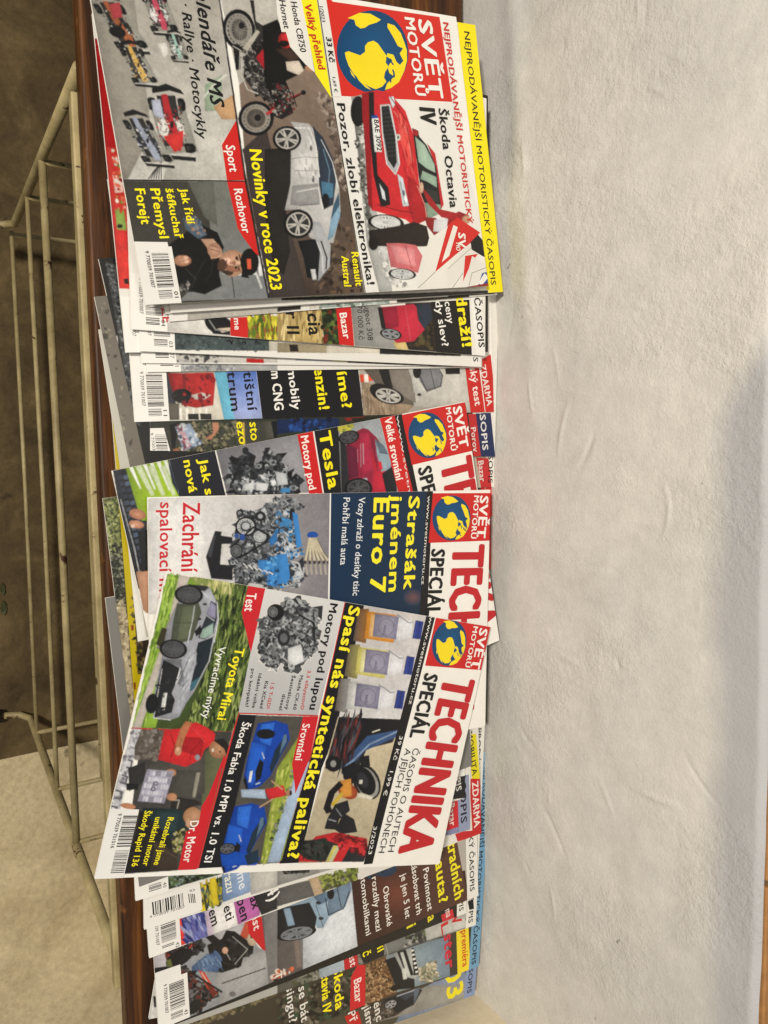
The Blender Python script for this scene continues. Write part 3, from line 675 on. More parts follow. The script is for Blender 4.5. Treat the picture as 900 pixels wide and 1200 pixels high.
p.poly('E', '#b5243a', (480,240),(640,225),(700,300),(690,345),(640,400),(560,408),(500,350)); p.poly('E', '#8c1830', (480,240),(560,235),(570,330),(500,350)); p.poly('E', '#262f3d', (650,225),(715,222),(730,290),(690,345),(660,300)); p.line('E', '#d05a68', 3, (600,240),(625,400)); p.wheel('E', 532, 366, 52, 26, 10, '#8f9296', 5); p.poly('E', '#17161a', (470,240),(490,240),(510,345),(488,340)); p.done()
m.flat('E', [(720,215),(900,205),(912,468),(745,450)], '#171513'); m.text('E', 'Peugeot 308', (403, 190), (424, 396), 26, '#26241f', .0); m.text('E', '70 000 Kč', (372, 232), (382, 392), 24, '#26241f', .0)
m.text('E', 'ceny', (782, 215), (798, 318), 32, WHT, .02); m.text('E', 'dy slev?', (738, 212), (772, 426), 32, WHT, .02)
m.text('P', 'draží!', (533.5, 347), (541.5, 407), 12.5, YEL, .05, .0)
m.flat('P', [(551.5,345),(563.5,345),(568.8,417),(558,416)], '#e6e4de'); m.text('P', 'ČASOPIS', (555.2, 349), (561, 407.5), 7, '#141414', .03); m.barcode(issue='04')
m = Mag('thin magazine slice with a white near corner, second below the topmost one', .0448, BR=(199, 377), TR=(574, 346), base='#dad7d0'); p = m.pic(); p.poly('D', '#a8a49a', (480,270),(900,235),(900,272),(480,305)); p.poly('E', '#27211c', (0,215),(110,212),(110,250),(0,262)); p.poly('E', '#9aa79f', (195,210),(520,190),(520,222),(200,245)); p.poly('E', '#231f1a', (560,190),(900,170),(900,205),(560,220)); p.poly('E', '#c9c4b8', (150,215),(200,213),(200,245),(150,248)); p.clutter('E', [(195,195),(520,185),(520,235),(195,245)], 40, 20, ['#7c8a80','#c2c9c0','#5d6a5e'], 4); p.done()
m = Mag('thin magazine slice with a grey cover photo, directly below the two uppermost ones', .0462, BR=(194, 368), TR=(582, 344), base='#d4d1ca'); p = m.pic(); p.poly('D', '#8f8b85', (640,215),(745,208),(745,240),(640,245)); p.poly('E', '#1f1b17', (0,195),(195,190),(195,225),(0,232)); p.poly('E', '#8d9a86', (200,190),(510,178),(510,205),(200,215)); p.poly('E', '#17130f', (800,165),(1020,155),(1020,180),(800,195)); p.done()
# M2, yellow strip
q_ = bp((589.5, 342), .0483)-Matrix.Rotation(.1339, 3, 'Z') @ Vector((0, .286, 0))
m = Mag('magazine with a bright yellow title strip, just under the topmost magazine with the red car', .0483, pose=(q_.x, q_.y, .0483, .1339, 0, 0), h=.286, base='#d6d3cb')
m.topstrip('#ecdc16', '#17160f', hh=.018, x0=.006, x1=.204, cap=.0056)
p = m.pic(); p.poly('P', '#1d1a17', (330,349),(572,340),(572,349),(330,352)); p.done()
# --- right pile, from the bottom up
m = Mag('lowest magazine of the right pile with a white title strip that touches the wall', .005, BR=(174.5, 1194.5), TR=(571.5, 1115.5), base='#dad7cf'); m.topstrip('#e0ded7', '#1a1a1c', hh=.012, x0=.02)
p = m.pic(); p.poly('I', '#9a98a8', (300,880),(360,860),(430,930),(320,960)); p.poly('I', '#dcd9d3', (288,890),(310,890),(330,1175),(298,1178)); p.poly('I', '#1e1d1f', (318,1070),(330,1068),(333,1120),(322,1122)); p.done()
m = Mag('magazine in the right pile with a pale blue title strip, between two white-stripped ones', .007, BR=(185, 1210), TR=(566, 1100), base='#b9b7ad'); m.topstrip('#6f9bb8', '#14161a', hh=.011, x0=.01)
m = Mag('last magazine at the near right end, dark car and a big yellow 03 on grey-blue', .009, BR=(215, 1287), TR=(556, 1166), base='#4a4638')
p = m.pic(); p.poly('K', '#7e89a0', (330,1060),(570,930),(620,1070),(560,1090),(250,1200)); p.poly('I', '#4f4a36', (440,1300),(480,1210),(700,1100),(900,1010),(900,1300)); p.poly('I', '#7f867e', (640,1200),(700,1140),(770,1100),(840,1085),(860,1110),(850,1180),(820,1300),(640,1300)); p.poly('I', '#3b403d', (720,1150),(770,1118),(835,1100),(830,1140),(760,1200),(720,1200)); p.poly('I', '#a5aaa2', (845,1085),(862,1100),(850,1190),(836,1190)); p.poly('J', '#8b8983', (405,1120),(720,1020),(900,1010),(900,1080),(430,1200)); p.poly('J', '#4a4038', (405,1110),(520,1065),(640,1100),(560,1160),(430,1200)); p.clutter('J', [(405,1115),(520,1075),(560,1150),(430,1200)], 90, 14, ['#2c2722','#6d655b','#8f8a80','#3b3530'], 6)
p.poly('J', '#202126', (500,1085),(560,1055),(650,1030),(680,1040),(640,1110),(560,1150)); p.wheel('J', 532, 1108, 34, 20, -25, '#a8a8ac', 5); p.poly('J', '#3a3f4a', (560,1062),(640,1035),(668,1045),(600,1090)); p.poly('J', '#5b6372', (640,1000),(670,990),(665,1050),(640,1110)); p.line('J', '#a8afbb', 4, (560,1070),(640,1042),(662,1010))
p.done()
m.text('J', '03', (786, 950), (796, 1094), 74, '#e6d720', .05); m.flat('J', [(315,1165),(380,1140),(395,1200),(330,1200)], '#b8221f'); m.text('J', 'Př', (330, 1150), (342, 1200), 34, '#e3d9d2', .02)
m.text('J', 'álenc', (442, 1060), (465, 1192), 34, '#ded9cf', .02); m.text('J', 'ojism', (398, 1085), (418, 1215), 34, '#ded9cf', .02); m.topstrip('#7f90b4', '#141519', hh=.013, x0=.01)
m = Mag('magazine with an off-road car on brown soil, Bazar tag and a blue ČASOPIS strip', .011, BR=(215, 1255), TR=(561, 1132.5), base='#3c362c')
p = m.pic(); p.poly('J', '#3c362c', (0,1090),(410,920),(410,1110),(180,1200),(0,1200)); p.clutter('J', [(0,1080),(400,940),(410,1110),(150,1200),(0,1200)], 200, 22, ['#2a261f','#5a5243','#3a4a34','#6d6658','#1a1814'], 2)
p.poly('I', '#5d5138', (440,1200),(470,1178),(900,990),(900,1065),(640,1160),(480,1260),(440,1300)); p.clutter('I', [(440,1200),(900,990),(900,1060),(480,1240)], 160, 20, ['#4a4230','#6f6245','#3a3a28','#7f7458'], 11); p.poly('J', '#6d4f36', (405,925),(520,870),(560,1055),(410,1112)); p.clutter('J', [(408,925),(520,890),(560,1050),(412,1110)], 520, 10, ['#8a6746','#5a3d26','#a5845c','#3a2718','#74563a','#b89a74'], 7)
p.poly('J', '#8d9a9c', (500,860),(800,790),(810,975),(560,1052), g=('#6f8090', (500,900), (800,850))); p.poly('J', '#7d8678', (655,950),(720,900),(760,990),(700,1010)); p.clutter('J', [(650,950),(740,900),(760,990),(680,1012)], 120, 10, ['#c3b89c','#9a9076','#6b6d58','#d8cdb2'], 3)
p.poly('J', '#1d1f21', (505,900),(560,880),(640,960),(645,1030),(560,1040)); p.poly('J', '#a7aaa6', (545,870),(640,842),(665,960),(650,990),(600,980)); p.poly('J', '#16181a', (560,860),(602,850),(640,970),(606,975)); p.poly('J', '#c9cbc6', (575,865),(590,862),(625,975),(610,978)); p.poly('J', '#101214', (628,845),(640,843),(664,968),(640,972))
for k in range(6): p.poly('J', '#dfe0da', (626+k*4,852+k*20),(640+k*4,850+k*20),(640+k*4,858+k*20),(628+k*4,862+k*20))
p.poly('J', '#c9ccc4', (582,940),(602,938),(608,988),(590,992)); p.ell('J', '#17140f', 552, 1030, 24, 14, -20); p.done()
m.flat('J', [(345,980),(375,925),(412,922),(412,1110),(340,1140)], '#c3242a'); m.text('J', 'Bazar', (358, 995), (364, 1105), 34, '#ecdcd6', .02)
m.text('J', 'Škoda', (262, 940), (272, 1138), 40, YEL, .04); m.text('J', 'Octavia IV', (202, 925), (214, 1158), 38, YEL, .04); m.text('J', 'se bát', (98, 1030), (112, 1195), 36, '#dedbd2', .02); m.text('J', 'singu?', (40, 1030), (56, 1200), 36, '#dedbd2', .02)
m.text('J', 'ister', (778, 760), (788, 948), 44, '#c2283c', .05); m.flat('J', [(838,740),(895,728),(905,955),(845,968)], '#e6cf28'); m.text('J', 'premiéra', (862, 765), (868, 935), 26, '#c2351f', .02); m.topstrip('#6b98b8', '#141519', hh=.012, x0=.01)
m = Mag('magazine with a grey road photo, Test tag and red lettering, below the blue car one', .013, BR=(203, 1206), TR=(557.5, 1084), base='#a8a69f')
p = m.pic(); p.poly('J', '#56544c', (0,1000),(380,860),(405,915),(0,1068)); p.clutter('J', [(80,970),(380,860),(400,915),(90,1030)], 120, 20, ['#3a3b30','#7c7c6c','#55573f','#8d8b80'], 2); p.poly('J', '#9aa5ad', (190,915),(330,865),(330,945),(200,990)); p.poly('J', '#4e4d49', (375,850),(900,700),(900,745),(405,920)); p.poly('J', '#737471', (470,820),(680,755),(690,810),(470,890)); p.clutter('J', [(600,770),(720,735),(720,800),(600,840)], 60, 16, ['#2c2c2a','#5d6a4a','#a5a5a0','#3a3a38'], 5); p.line('J', '#a9a89f', 4, (500,800),(520,880)); p.poly('J', '#b4b3ae', (690,740),(880,700),(890,745),(700,810)); p.done()
m.flat('J', [(310,885),(372,858),(380,925),(315,948)], '#b8222a'); m.text('J', 'Test', (330, 845), (342, 935), 32, '#e6d8d2', .02); m.flat('J', [(380,850),(500,810),(500,880),(405,918)], '#24221f')
m.text('J', 'adič', (392, 800), (402, 890), 34, YEL, .03); m.text('J', 'díl', (462, 812), (470, 866), 30, YEL, .03)
m.text('J', 'V', (812, 700), (822, 745), 46, '#bd2a2e', .04); m.text('J', 'L', (765, 735), (772, 785), 34, '#bd2a2e', .04); m.topstrip('#dedcd4', '#141519', hh=.012); m.flat('K', [(592,625),(618,615),(622,660),(600,665)], '#141315')
m = Mag('magazine slice with yellow letters on black, right below the light blue car cover', .015, BR=(186, 1208), TR=(546.5, 1070), base='#211f1b')
p = m.pic(); p.poly('J', '#211f1b', (0,1000),(560,760),(760,680),(760,740),(560,790),(0,1060)); p.done(); m.text('J', 'mi', (600, 690), (606, 756), 46, '#d8cc22', .04); m.text('J', 'da', (700, 664), (706, 726), 40, '#d8cc22', .04)
m.flat('J', [(768,690),(822,660),(830,712),(775,728)], '#c02a30'); m.text('J', 'ma', (786, 668), (792, 704), 28, '#e0c8c2', .02); m.topstrip('#e0ded6', '#141519', hh=.011, x0=.02)
# N4
m = Mag('magazine with a seated motorcyclist and a light blue car against a plain sky', .017, BR=(186, 1207), TR=(560.5, 1049.5), base='#a9a49c')
p = m.pic(); p.poly('I', '#8b8d90', (270,760),(600,740),(780,690),(845,860),(868,1050),(480,1230),(440,950)); p.poly('I', '#9d9c9b', (600,900),(845,860),(868,1050),(620,1160)); p.line('I', '#4b4948', 6, (640,1010),(845,938)); p.poly('I', '#b3aeb0', (280,860),(440,840),(440,920),(310,960)); p.poly('I', '#ac4a34', (640,745),(760,690),(800,740),(780,800),(660,800)); p.poly('I', '#a8a6a8', (590,770),(700,730),(750,720),(720,800),(620,830))
p.clutter('I', [(370,850),(440,820),(560,800),(560,850),(470,900),(390,900)], 90, 22, ['#191718','#2c2a2b','#5a2a26','#3c3a3c'], 3); p.line('I', '#b5413a', 8, (390,880),(460,880),(500,830)); p.ell('I', '#1c1a1b', 440, 890, 70, 36, -30)
p.poly('I', '#191718', (570,830),(640,800),(660,760),(700,765),(790,830),(785,870),(740,890),(730,930),(640,960),(600,950)); p.clutter('I', [(600,830),(700,800),(780,850),(700,930),(620,940)], 60, 22, ['#262325','#100f11','#3a3638'], 5); p.line('I', '#c9c6c0', 3, (690,790),(760,850),(700,920)); p.line('I', '#b9b6b0', 3, (640,830),(680,900)); p.poly('I', '#1d1b1c', (560,790),(600,780),(660,830),(640,870),(600,830))
p.poly('I', '#4a5f80', (498,930),(560,880),(620,865),(640,900),(620,960),(560,950),(500,960)); p.clutter('I', [(500,930),(620,870),(635,920),(560,950)], 50, 18, ['#5f7899','#3a4a66','#7c93b2','#4f678a'], 5, 2, 60); p.ell('I', '#c29a82', 655, 855, 14, 16); p.ell('I', '#b9a58c', 785, 800, 26, 34, 10); p.ell('I', '#dddbd2', 825, 808, 27, 40, -5); p.poly('I', '#2b2626', (770,770),(800,765),(800,790),(775,800))
p.clutter('I', [(445,920),(500,960),(620,1060),(540,1130),(475,1170),(440,1000)], 180, 26, ['#171516','#2c2829','#4b4546','#6e6a6a','#5a2a24'], 9); p.poly('I', '#cf4a2c', (530,945),(560,960),(620,1060),(600,1065),(570,1030)); p.line('I', '#e6dccf', 4, (545,960),(605,1055)); p.poly('I', '#6a2a20', (560,1000),(620,1050),(600,1080)); p.line('I', '#191718', 10, (500,960),(560,1000),(640,1050)); p.ell('I', '#20201f', 510, 1120, 40, 26, -40)
p.poly('I', '#1d1b1a', (300,940),(445,920),(450,960),(320,970)); p.poly('I', '#5d6234', (380,900),(400,895),(410,930),(385,935)); p.ell('I', '#6a6568', 690, 1060, 16, 12); p.done()
m.flat('I', [(755,640),(820,650),(848,860),(830,850),(765,775)], '#bf2126'); m.text('I', 'Test', (772, 650), (790, 765), 34, '#e8d6d0', .03)
p = m.pic(); p.poly('I', '#5d5a58', (820,640),(900,600),(900,995),(862,1010)); p.poly('J', '#737170', (-65,700),(0,640),(345,560),(380,860),(0,1015),(-40,1030)); p.poly('J', '#cbd0d4', (120,700),(330,520),(358,560),(380,855),(120,960)); p.poly('J', '#5b5552', (0,790),(100,790),(122,960),(0,1015)); p.poly('J', '#7b6d66', (75,800),(100,795),(118,930),(90,940)); p.clutter('J', [(-25,960),(60,935),(90,945),(-20,995)], 40, 14, ['#cf6a44','#d9cdc0','#b05a3a'], 3)
p.poly('J', '#8fa5b8', (-20,660),(140,610),(230,560),(345,520),(352,560),(320,650),(240,700),(215,750),(185,750),(150,640)); p.poly('J', '#1d1e22', (0,660),(150,630),(185,700),(175,760),(60,800),(0,800)); p.poly('J', '#8398ab', (28,660),(60,655),(82,735),(50,742)); p.poly('J', '#5d7388', (165,600),(300,545),(290,600),(200,640)); p.poly('J', '#6f8397', (235,600),(340,530),(345,575),(310,660),(240,690)); p.line('J', '#26303a', 5, (225,610),(240,690),(310,658),(338,580)); p.line('J', '#26303a', 4, (280,560),(300,655)); p.line('J', '#39454f', 3, (180,640),(215,745))
p.ell('J', '#17181b', 250, 590, 17, 26); p.ell('J', '#2a3138', 192, 632, 12, 8); p.ell('J', '#2a3138', 205, 705, 12, 8); p.wheel('J', 90, 775, 95, 32, -12, '#777a80', 6); p.done()
m.flat('J', [(355,560),(880,480),(900,650),(378,862)], '#38211c'); p = m.pic('cover_tint'); p.poly('J', '#38211c', (345,520),(380,500),(620,430),(840,330),(898,650),(378,862), g=('#54372a', (400,700), (780,450))); p.ell('J', '#6a3a2c', 560, 590, 150, 120, 0, c2='#46291f'); p.ell('J', '#23344a', 500, 470, 60, 40); p.clutter('J', [(400,470),(520,440),(540,470),(420,520)], 40, 18, ['#24364c','#2f3f52','#151a20'], 3); p.done()
for st, a, b in (('Obrovské', (494, 560), (514, 745)), ('rozdíly mezi', (442, 515), (462, 768)), ('automobilkami', (385, 478), (415, 788)), ('Povinnost', (682, 475), (704, 672)), ('zásobovat trh', (626, 445), (652, 690)), ('je jen 5 let', (578, 500), (600, 708))): m.text('J', st, a, b, 26, '#e3ddd3', .02)
m.text('J', 'tradních', (795, 355), (832, 622), 44, '#e6d922', .04); m.text('J', 'á auta?', (732, 375), (758, 640), 42, '#e6d922', .04); m.topstrip('#e0ded8', '#161618', hh=.013, x0=.0, x1=.203)
m.barcode(issue='43')
m.flat('I', [(315,965),(445,920),(470,1180),(345,1235)], '#e4e1db', 'barcode_panel'); m.barcode(issue='43')
p = m.pic(); p.poly('J', '#17191c', (-20,990),(0,985),(10,1060),(0,1065)); p.done(); m.text('J', 'TSI', (-12, 962), (-5, 1035), 30, '#dedbd2', .02)
# N3
m = Mag('magazine with a purple and pink headline panel and a red ZDARMA strip', .0195, BR=(175, 1123), TR=(564, 976.5), base='#d8d5cd')
p = m.pic('cover_photo'); p.poly('I', '#cf3a2c', (404,715),(455,700),(470,825),(415,845)); p.poly('I', '#4b4f92', (455,700),(560,650),(580,790),(468,825), g=('#8a86b8', (470,800), (560,660))); p.clutter('I', [(460,700),(560,660),(575,785),(470,820)], 50, 26, ['#3d4590','#6e7ab8','#aab0d8','#2a2f6a'], 4, 2, 60); p.poly('I', '#b9a9b8', (555,650),(600,640),(610,780),(575,790)); p.poly('I', '#e0dcd8', (590,640),(700,600),(720,740),(600,785)); p.poly('I', '#b0609c', (690,600),(815,560),(818,690),(715,735)); p.poly('I', '#2b2a2c', (775,570),(900,540),(900,660),(825,690)); p.poly('J', '#6f6c66', (0,560),(380,470),(372,530),(0,650)); p.clutter('J', [(190,500),(375,460),(375,530),(210,580)], 120, 18, ['#7e8a3c','#55602a','#9aa052','#4a4a30'], 4); p.poly('J', '#b79f80', (145,520),(190,505),(215,590),(175,600)); p.poly('J', '#5b5957', (0,570),(150,530),(175,600),(0,648)); p.done()
m.text('I', 'lax', (765, 600), (785, 668), 44, '#17161a', .03); m.text('I', 'ben', (708, 622), (732, 722), 44, '#17161a', .03); m.text('I', 'řeti', (640, 628), (660, 720), 42, '#17161a', .03); m.text('I', 'jem', (572, 655), (592, 745), 42, '#17161a', .03)
m.text('I', '4)', (845, 572), (866, 628), 56, '#e6e3dc', .03)
p = m.pic('title_strip', INK); p.poly('H', '#d9cb1c', (590,640),(632,640),(650,850),(612,852)); p.poly('H', '#bb2226', (600,850),(652,850),(658,1105),(615,1112)); p.poly('K', '#bb2226', (530,300),(655,290),(655,312),(545,345)); p.done()
m.text('H', 'ELEKTROMOBILITA', (566, 440), (614, 838), 24, '#1c1a17', .02); m.text('H', 'ZDARMA', (612, 868), (622, 1082), 28, '#e6d9d2', .03); m.barcode(issue='42', W_=.033)
# N2
m = Mag('magazine with a yellow field and blue sky photo beside a slanted white barcode panel', .022, BR=(169, 1089.5), TR=(550.5, 972), base='#dcd9d1')
p = m.pic(); p.poly('I', '#404a2c', (545,550),(700,480),(700,600),(548,660)); p.clutter('I', [(545,560),(640,520),(640,640),(548,660)], 120, 18, ['#b3a022','#4a5560','#d2bf2e','#2c341c','#7d8a30'], 4, 2, 80); p.poly('I', '#d0b92a', (580,520),(610,510),(625,640),(600,645)); p.poly('I', '#6d87b0', (640,490),(770,450),(776,580),(645,630), g=('#95a8bf', (650,600), (760,480))); p.poly('I', '#b9b6ae', (772,450),(900,440),(900,555),(776,595)); p.poly('J', '#8d8b86', (0,450),(350,440),(352,445),(0,552)); p.poly('J', '#3c3a38', (10,460),(160,445),(150,490),(30,498)); p.poly('J', '#a5a39d', (150,450),(340,440),(200,490)); p.clutter('J', [(20,460),(150,448),(140,492),(40,496)], 30, 16, ['#242322','#5c5954','#171615'], 3); p.done()
m.text('I', 'jsme', (702, 455), (722, 572), 40, '#dfe3e6', .02); m.text('I', 'srazu', (645, 470), (662, 588), 40, '#e3e1cf', .02)
p = m.pic(); p.poly('K', '#7f80a0', (440,310),(490,150),(600,100),(605,290),(440,330)); p.poly('K', '#33342f', (430,360),(525,315),(528,350),(432,390)); p.clutter('K', [(430,360),(525,318),(528,350),(432,388)], 30, 18, ['#23261f','#4c5a3c','#5a4a3c'], 3); p.done()
m.flat('K', [(498,150),(545,148),(550,275),(492,295)], '#c02228'); m.text('K', 'Bazar', (502, 172), (508, 275), 28, '#ead9d2', .02)
p = m.pic('title_strip', INK); p.poly('K', '#8a93ad', (548,40),(598,30),(604,290),(552,300)); p.done(); m.text('K', 'ČASOPIS', (553, -30), (560, 262), 28, '#16161a', .03)
# barcode printed sideways: wide white panel
p = m.pic('barcode', INK); p.poly('I', '#e4e1da', (262,625),(537,540),(548,662),(275,762)); r_ = random.Random(9); x = 312
while x < 462:
    w = r_.choice((2, 3, 5, 7)); y = 628-(x-312)*.30; p.poly('I', '#34312e', (x,y),(x+w,y),(x+w+5,y+60),(x+5,y+60), up=False); x += w+r_.choice((3, 4, 6))
for x in (482, 492, 500, 508): p.poly('I', '#34312e', (x,590),(x+4,589),(x+9,632),(x+5,633), up=False)
p.done(); m.text('I', '9 770039 701007', (302, 705), (466, 655), 11, '#34312e'); m.text('I', '43', (486, 582), (512, 576), 10, '#34312e')
# N1
m = Mag('magazine with a dark green forest photo, just below the uppermost technical special', .0245, BR=(159, 1056), TR=(545, 935), base='#dfdcd5')
p = m.pic(); p.poly('I', '#39442f', (345,470),(660,450),(660,490),(355,580)); p.clutter('I', [(345,470),(650,455),(640,490),(355,578)], 260, 15, ['#26301f','#5d6e4a','#7d8c8a','#1a2014','#48583a'], 4); p.done()
p = m.pic('title_strip', INK); p.poly('K', '#1a1a1d', (495,40),(580,35),(582,140),(490,150)); p.poly('H', '#9fb0c2', (560,640),(592,640),(600,740),(545,742)); p.poly('H', '#e2e0da', (535,745),(605,740),(615,830),(545,842)); p.done()
m.text('K', 'PIS', (532, 52), (538, 112), 26, '#dedbd4', .03); m.text('H', 'PIS', (545, 752), (552, 812), 27, '#16161a', .03); m.text('H', 'JNS', (552, 660), (556, 722), 27, '#16161a', .03); m.barcode(issue='40')
# ================================================================== the three technical specials
def special(m, tb, te, ce, sp0, sp1, h=148, th=16):
    m.text('P', 'TECHNIKA', tb, te, h/4, '#b71f26', .05, 0, 'title_lettering'); m.text('P', 'SPECIÁL', sp0, sp1, th, '#131214', .045, 0, 'title_lettering')
def logo(m, o, box_, g, sv, mo, hs, hm):
    m.flat(o, box_, '#c2201f', 'logo_panel'); globe(m, o, *g); m.text(o, 'SVĚT', sv[0], sv[1], hs, WHT, .05, 0, 'logo_lettering'); m.text(o, 'MOTORŮ', mo[0], mo[1], hm, WHT, .035, 0, 'logo_lettering')
m = Mag('technical special with a red electric car and the headline Tesla, leftmost of the three specials', .040, pose=(.2250, .1446, .0375, .1688, .0, .0), w=.2143, h=.2948, base=WHT, bend=.0012)
p = m.pic(); p.poly('D', '#23262e', (128,1003),(190,990),(290,1240),(290,1560),(225,1560)); p.poly('D', '#7f9c1a', (188,992),(392,945),(445,1130),(380,1240),(262,1240), g=('#9ab82a', (190,1000), (420,1000)))
for k in range(6): p.poly('D', '#d9e0cf' if k % 2 else '#e6eadf', (205+k*32,992-k*7),(222+k*32,988-k*7),(262+k*34,1090+k*2),(256+k*34,1092+k*2))
for k in range(3): p.poly('D', '#c4d0a8', (232+k*60,985),(262+k*56,980),(325+k*50,1120),(308+k*50,1125))
p.poly('D', '#262a36', (385,950),(480,930),(500,1120),(440,1128),(405,1060)); p.poly('D', '#5d6c86', (395,965),(420,955),(455,1060),(435,1090)); p.line('D', '#aab4c4', 5, (395,960),(430,1030),(440,1110)); p.poly('D', '#141519', (430,945),(500,930),(520,1040),(470,1000))
p.poly('F', '#15161a', (160,-190),(190,-200),(285,150),(285,480),(240,300)); r_ = random.Random(5)
for k in range(15):
    for j in range(2): p.poly('F', r_.choice(('#3a4250', '#48566a', '#2b3240')), (150+k*8+j*26,-170+k*30),(172+k*8+j*26,-176+k*30),(176+k*8+j*26,-156+k*30),(155+k*8+j*26,-150+k*30))
p.line('F', '#9a9d9f', 5, (165,-60),(230,170),(280,420)); p.ell('F', '#b98468', 245, 10, 40, 24, 15, c2='#9a664c'); p.ell('F', '#c79378', 240, 58, 36, 18, 10, c2='#a87458'); p.ell('F', '#d8b4a0', 222, 66, 10, 9); p.poly('F', '#b08468', (238,280),(300,270),(300,480),(270,460)); p.poly('F', '#1c1c1e', (245,90),(300,80),(300,275),(265,280)); p.done()
m.flat('P', [(197.5,535.5),(251,525),(264.5,581),(211,582)], '#1c1e26'); m.text('D', 'Jak si', (530, 952), (566, 1142), 42, YEL, .04); m.text('D', 'nová', (458, 960), (486, 1112), 42, YEL, .04)
p = m.pic(); p.poly('P', '#77767a', (252.5,525.5),(349,505),(376,577),(266,581), g=('#8b8a8d', (252,540), (370,540))); p.done()
p = m.pic('engine'); p.poly('D', '#33363a', (690,960),(760,915),(800,1000),(880,935),(930,1010),(1000,1060),(990,1120),(700,1118),(675,1050)); ENG = ['#17181b', '#26282c', '#3b3e42', '#1d1f22', '#5c6064', '#8d9194', '#2c2f33', '#45494e']
p.machine('D', [(680,950),(760,905),(790,1000),(880,920),(930,1010),(1000,1060),(995,1120),(690,1118),(670,1050)], ENG, 3, 1.6); p.machine('E', [(-60,900),(30,960),(95,1040),(85,1108),(-60,1108)], ENG+['#b0b3b6'], 4, .8); p.clutter('D', [(720,1040),(880,1020),(900,1110),(720,1115)], 60, 16, ['#b5b8ba','#8d9194','#d2d4d5','#2a2c30'], 6); p.poly('D', '#c4c6c6', (745,1070),(790,1060),(790,1095),(745,1100)); p.poly('D', '#c9caca', (800,1060),(860,1068),(850,1100),(800,1098)); p.poly('E', '#3f7fb0', (15,1090),(60,1085),(60,1108),(15,1110)); p.poly('E', '#b9bcbe', (-10,1010),(40,1020),(50,1070),(0,1075)); p.done()
m.flat('E', [(91,826),(166,806),(216,1120),(150,1122)], '#c3201f'); m.flat('E', [(164,807),(170,806),(220,1120),(214,1120)], '#e6e3dc'); m.text('E', 'Motory pod l', (108, 845), (152, 1125), 36, '#efe2da', .03)
m.flat('E', [(170,806),(288,776),(302,1120),(220,1120)], '#1b1c1e'); m.text('E', 'Tesla', (193, 826), (240, 1096), 56, YEL, .045, 0, 'headline')
p = m.pic(); p.poly('E', '#9aa0a4', (285,778),(475,742),(572,1120),(300,1120)); p.poly('E', '#9c9a42', (285,780),(355,768),(360,805),(290,830)); p.clutter('E', [(285,780),(355,768),(360,805),(290,830)], 30, 14, ['#b5ae3c','#6b7a2c','#c9c04a'], 3); p.poly('E', '#6c6a68', (290,850),(330,900),(340,1120),(300,1120)); p.poly('E', '#26262a', (295,870),(345,900),(350,1100),(302,1110))
p.poly('E', '#8a1f3a', (320,850),(400,806),(425,812),(465,850),(540,960),(560,1060),(560,1110),(440,1110),(420,1040),(335,1050),(325,900)); p.poly('E', '#5c1830', (325,880),(370,900),(380,1030),(335,1045)); p.poly('E', '#b8243a', (440,900),(480,1010),(540,960),(560,1110),(440,1112),(450,1020)); p.poly('E', '#a02440', (385,830),(430,830),(450,1000),(400,1030)); p.poly('E', '#8fa3ae', (458,858),(500,890),(535,960),(530,1000),(488,1012),(466,930)); p.poly('E', '#c8283a', (472,960),(488,965),(494,1000),(476,1000)); p.poly('E', '#5c6b78', (458,858),(500,890),(520,930),(480,925)); p.poly('E', '#1b1c22', (490,1020),(540,985),(560,1060),(560,1112),(510,1112))
p.line('E', '#4c1426', 3, (445,860),(470,1010)); p.wheel('E', 335, 850, 50, 32, -15, '#4c4c50', 6); p.wheel('E', 380, 1090, 66, 50, 0, '#4c4c50', 6); p.line('E', '#b98f98', 3, (390,880),(392,990)); p.line('E', '#b98f98', 5, (402,880),(404,975)); p.line('E', '#b98f98', 2, (376,905),(378,970)); p.done()
m.flat('E', [(475,742),(544,727),(642,1120),(570,1120)], '#c3201f'); m.text('E', 'Velké srovnání', (500, 762), (556, 1056), 36, '#efe2da', .03)
m.flat('E', [(544,727),(581,720),(662,1120),(640,1120)], '#141316', 'web_strip'); m.text('E', 'www.svetmotoru.cz', (556, 748), (660, 1400), 13, '#e0ddd6', .0)
logo(m, 'L', [(283,345),(594,282),(628,510),(330,580)], (404, 440, 90, 108, -8), ((520, 310), (556, 502)), ((488, 312), (514, 514)), 42, 24)
special(m, (515, 541.5), (548, 747), 0, (489, 549), (504.5, 626))
# Zach
m = Mag('middle technical special with red headline Zachrání and Euro 7 on a navy panel', .046, pose=(.2410, .1237, .0420, -.0271, -.004, .012), w=.2092, h=.2923, base=WHT, bend=.0012)
p = m.pic('cover_photo'); p.poly('P', '#cfcdca', (215,583),(392,577),(386,720),(240,720), g=('#a4a1a0', (220,640), (390,640))); p.poly('P', '#dddbd7', (174,584),(240,582),(246,720),(170,720), g=('#cfcdca', (190,640), (245,640))); p.poly('P', '#8b8888', (330,579),(392,577),(386,720),(330,720), g=('#77747a', (330,640), (390,640))); p.done()
m.text('P', 'Zachrání', (214.5, 588.5), (212, 671), 20, '#c0202c', .02, 0, 'headline'); m.text('P', 'spalovací motor', (187.5, 588.5), (186, 736), 14.5, '#c0202c', .02, 0, 'headline')
p = m.pic('engine'); p.poly('F', '#1d1d20', (565,210),(608,88),(640,92),(636,110),(690,118),(690,150),(640,150),(632,245),(690,250),(690,320),(590,312)); p.poly('F', '#c9c6c3', (640,160),(690,165),(690,240),(636,200)); p.poly('F', '#3c3d42', (572,205),(606,105),(612,108),(590,215))
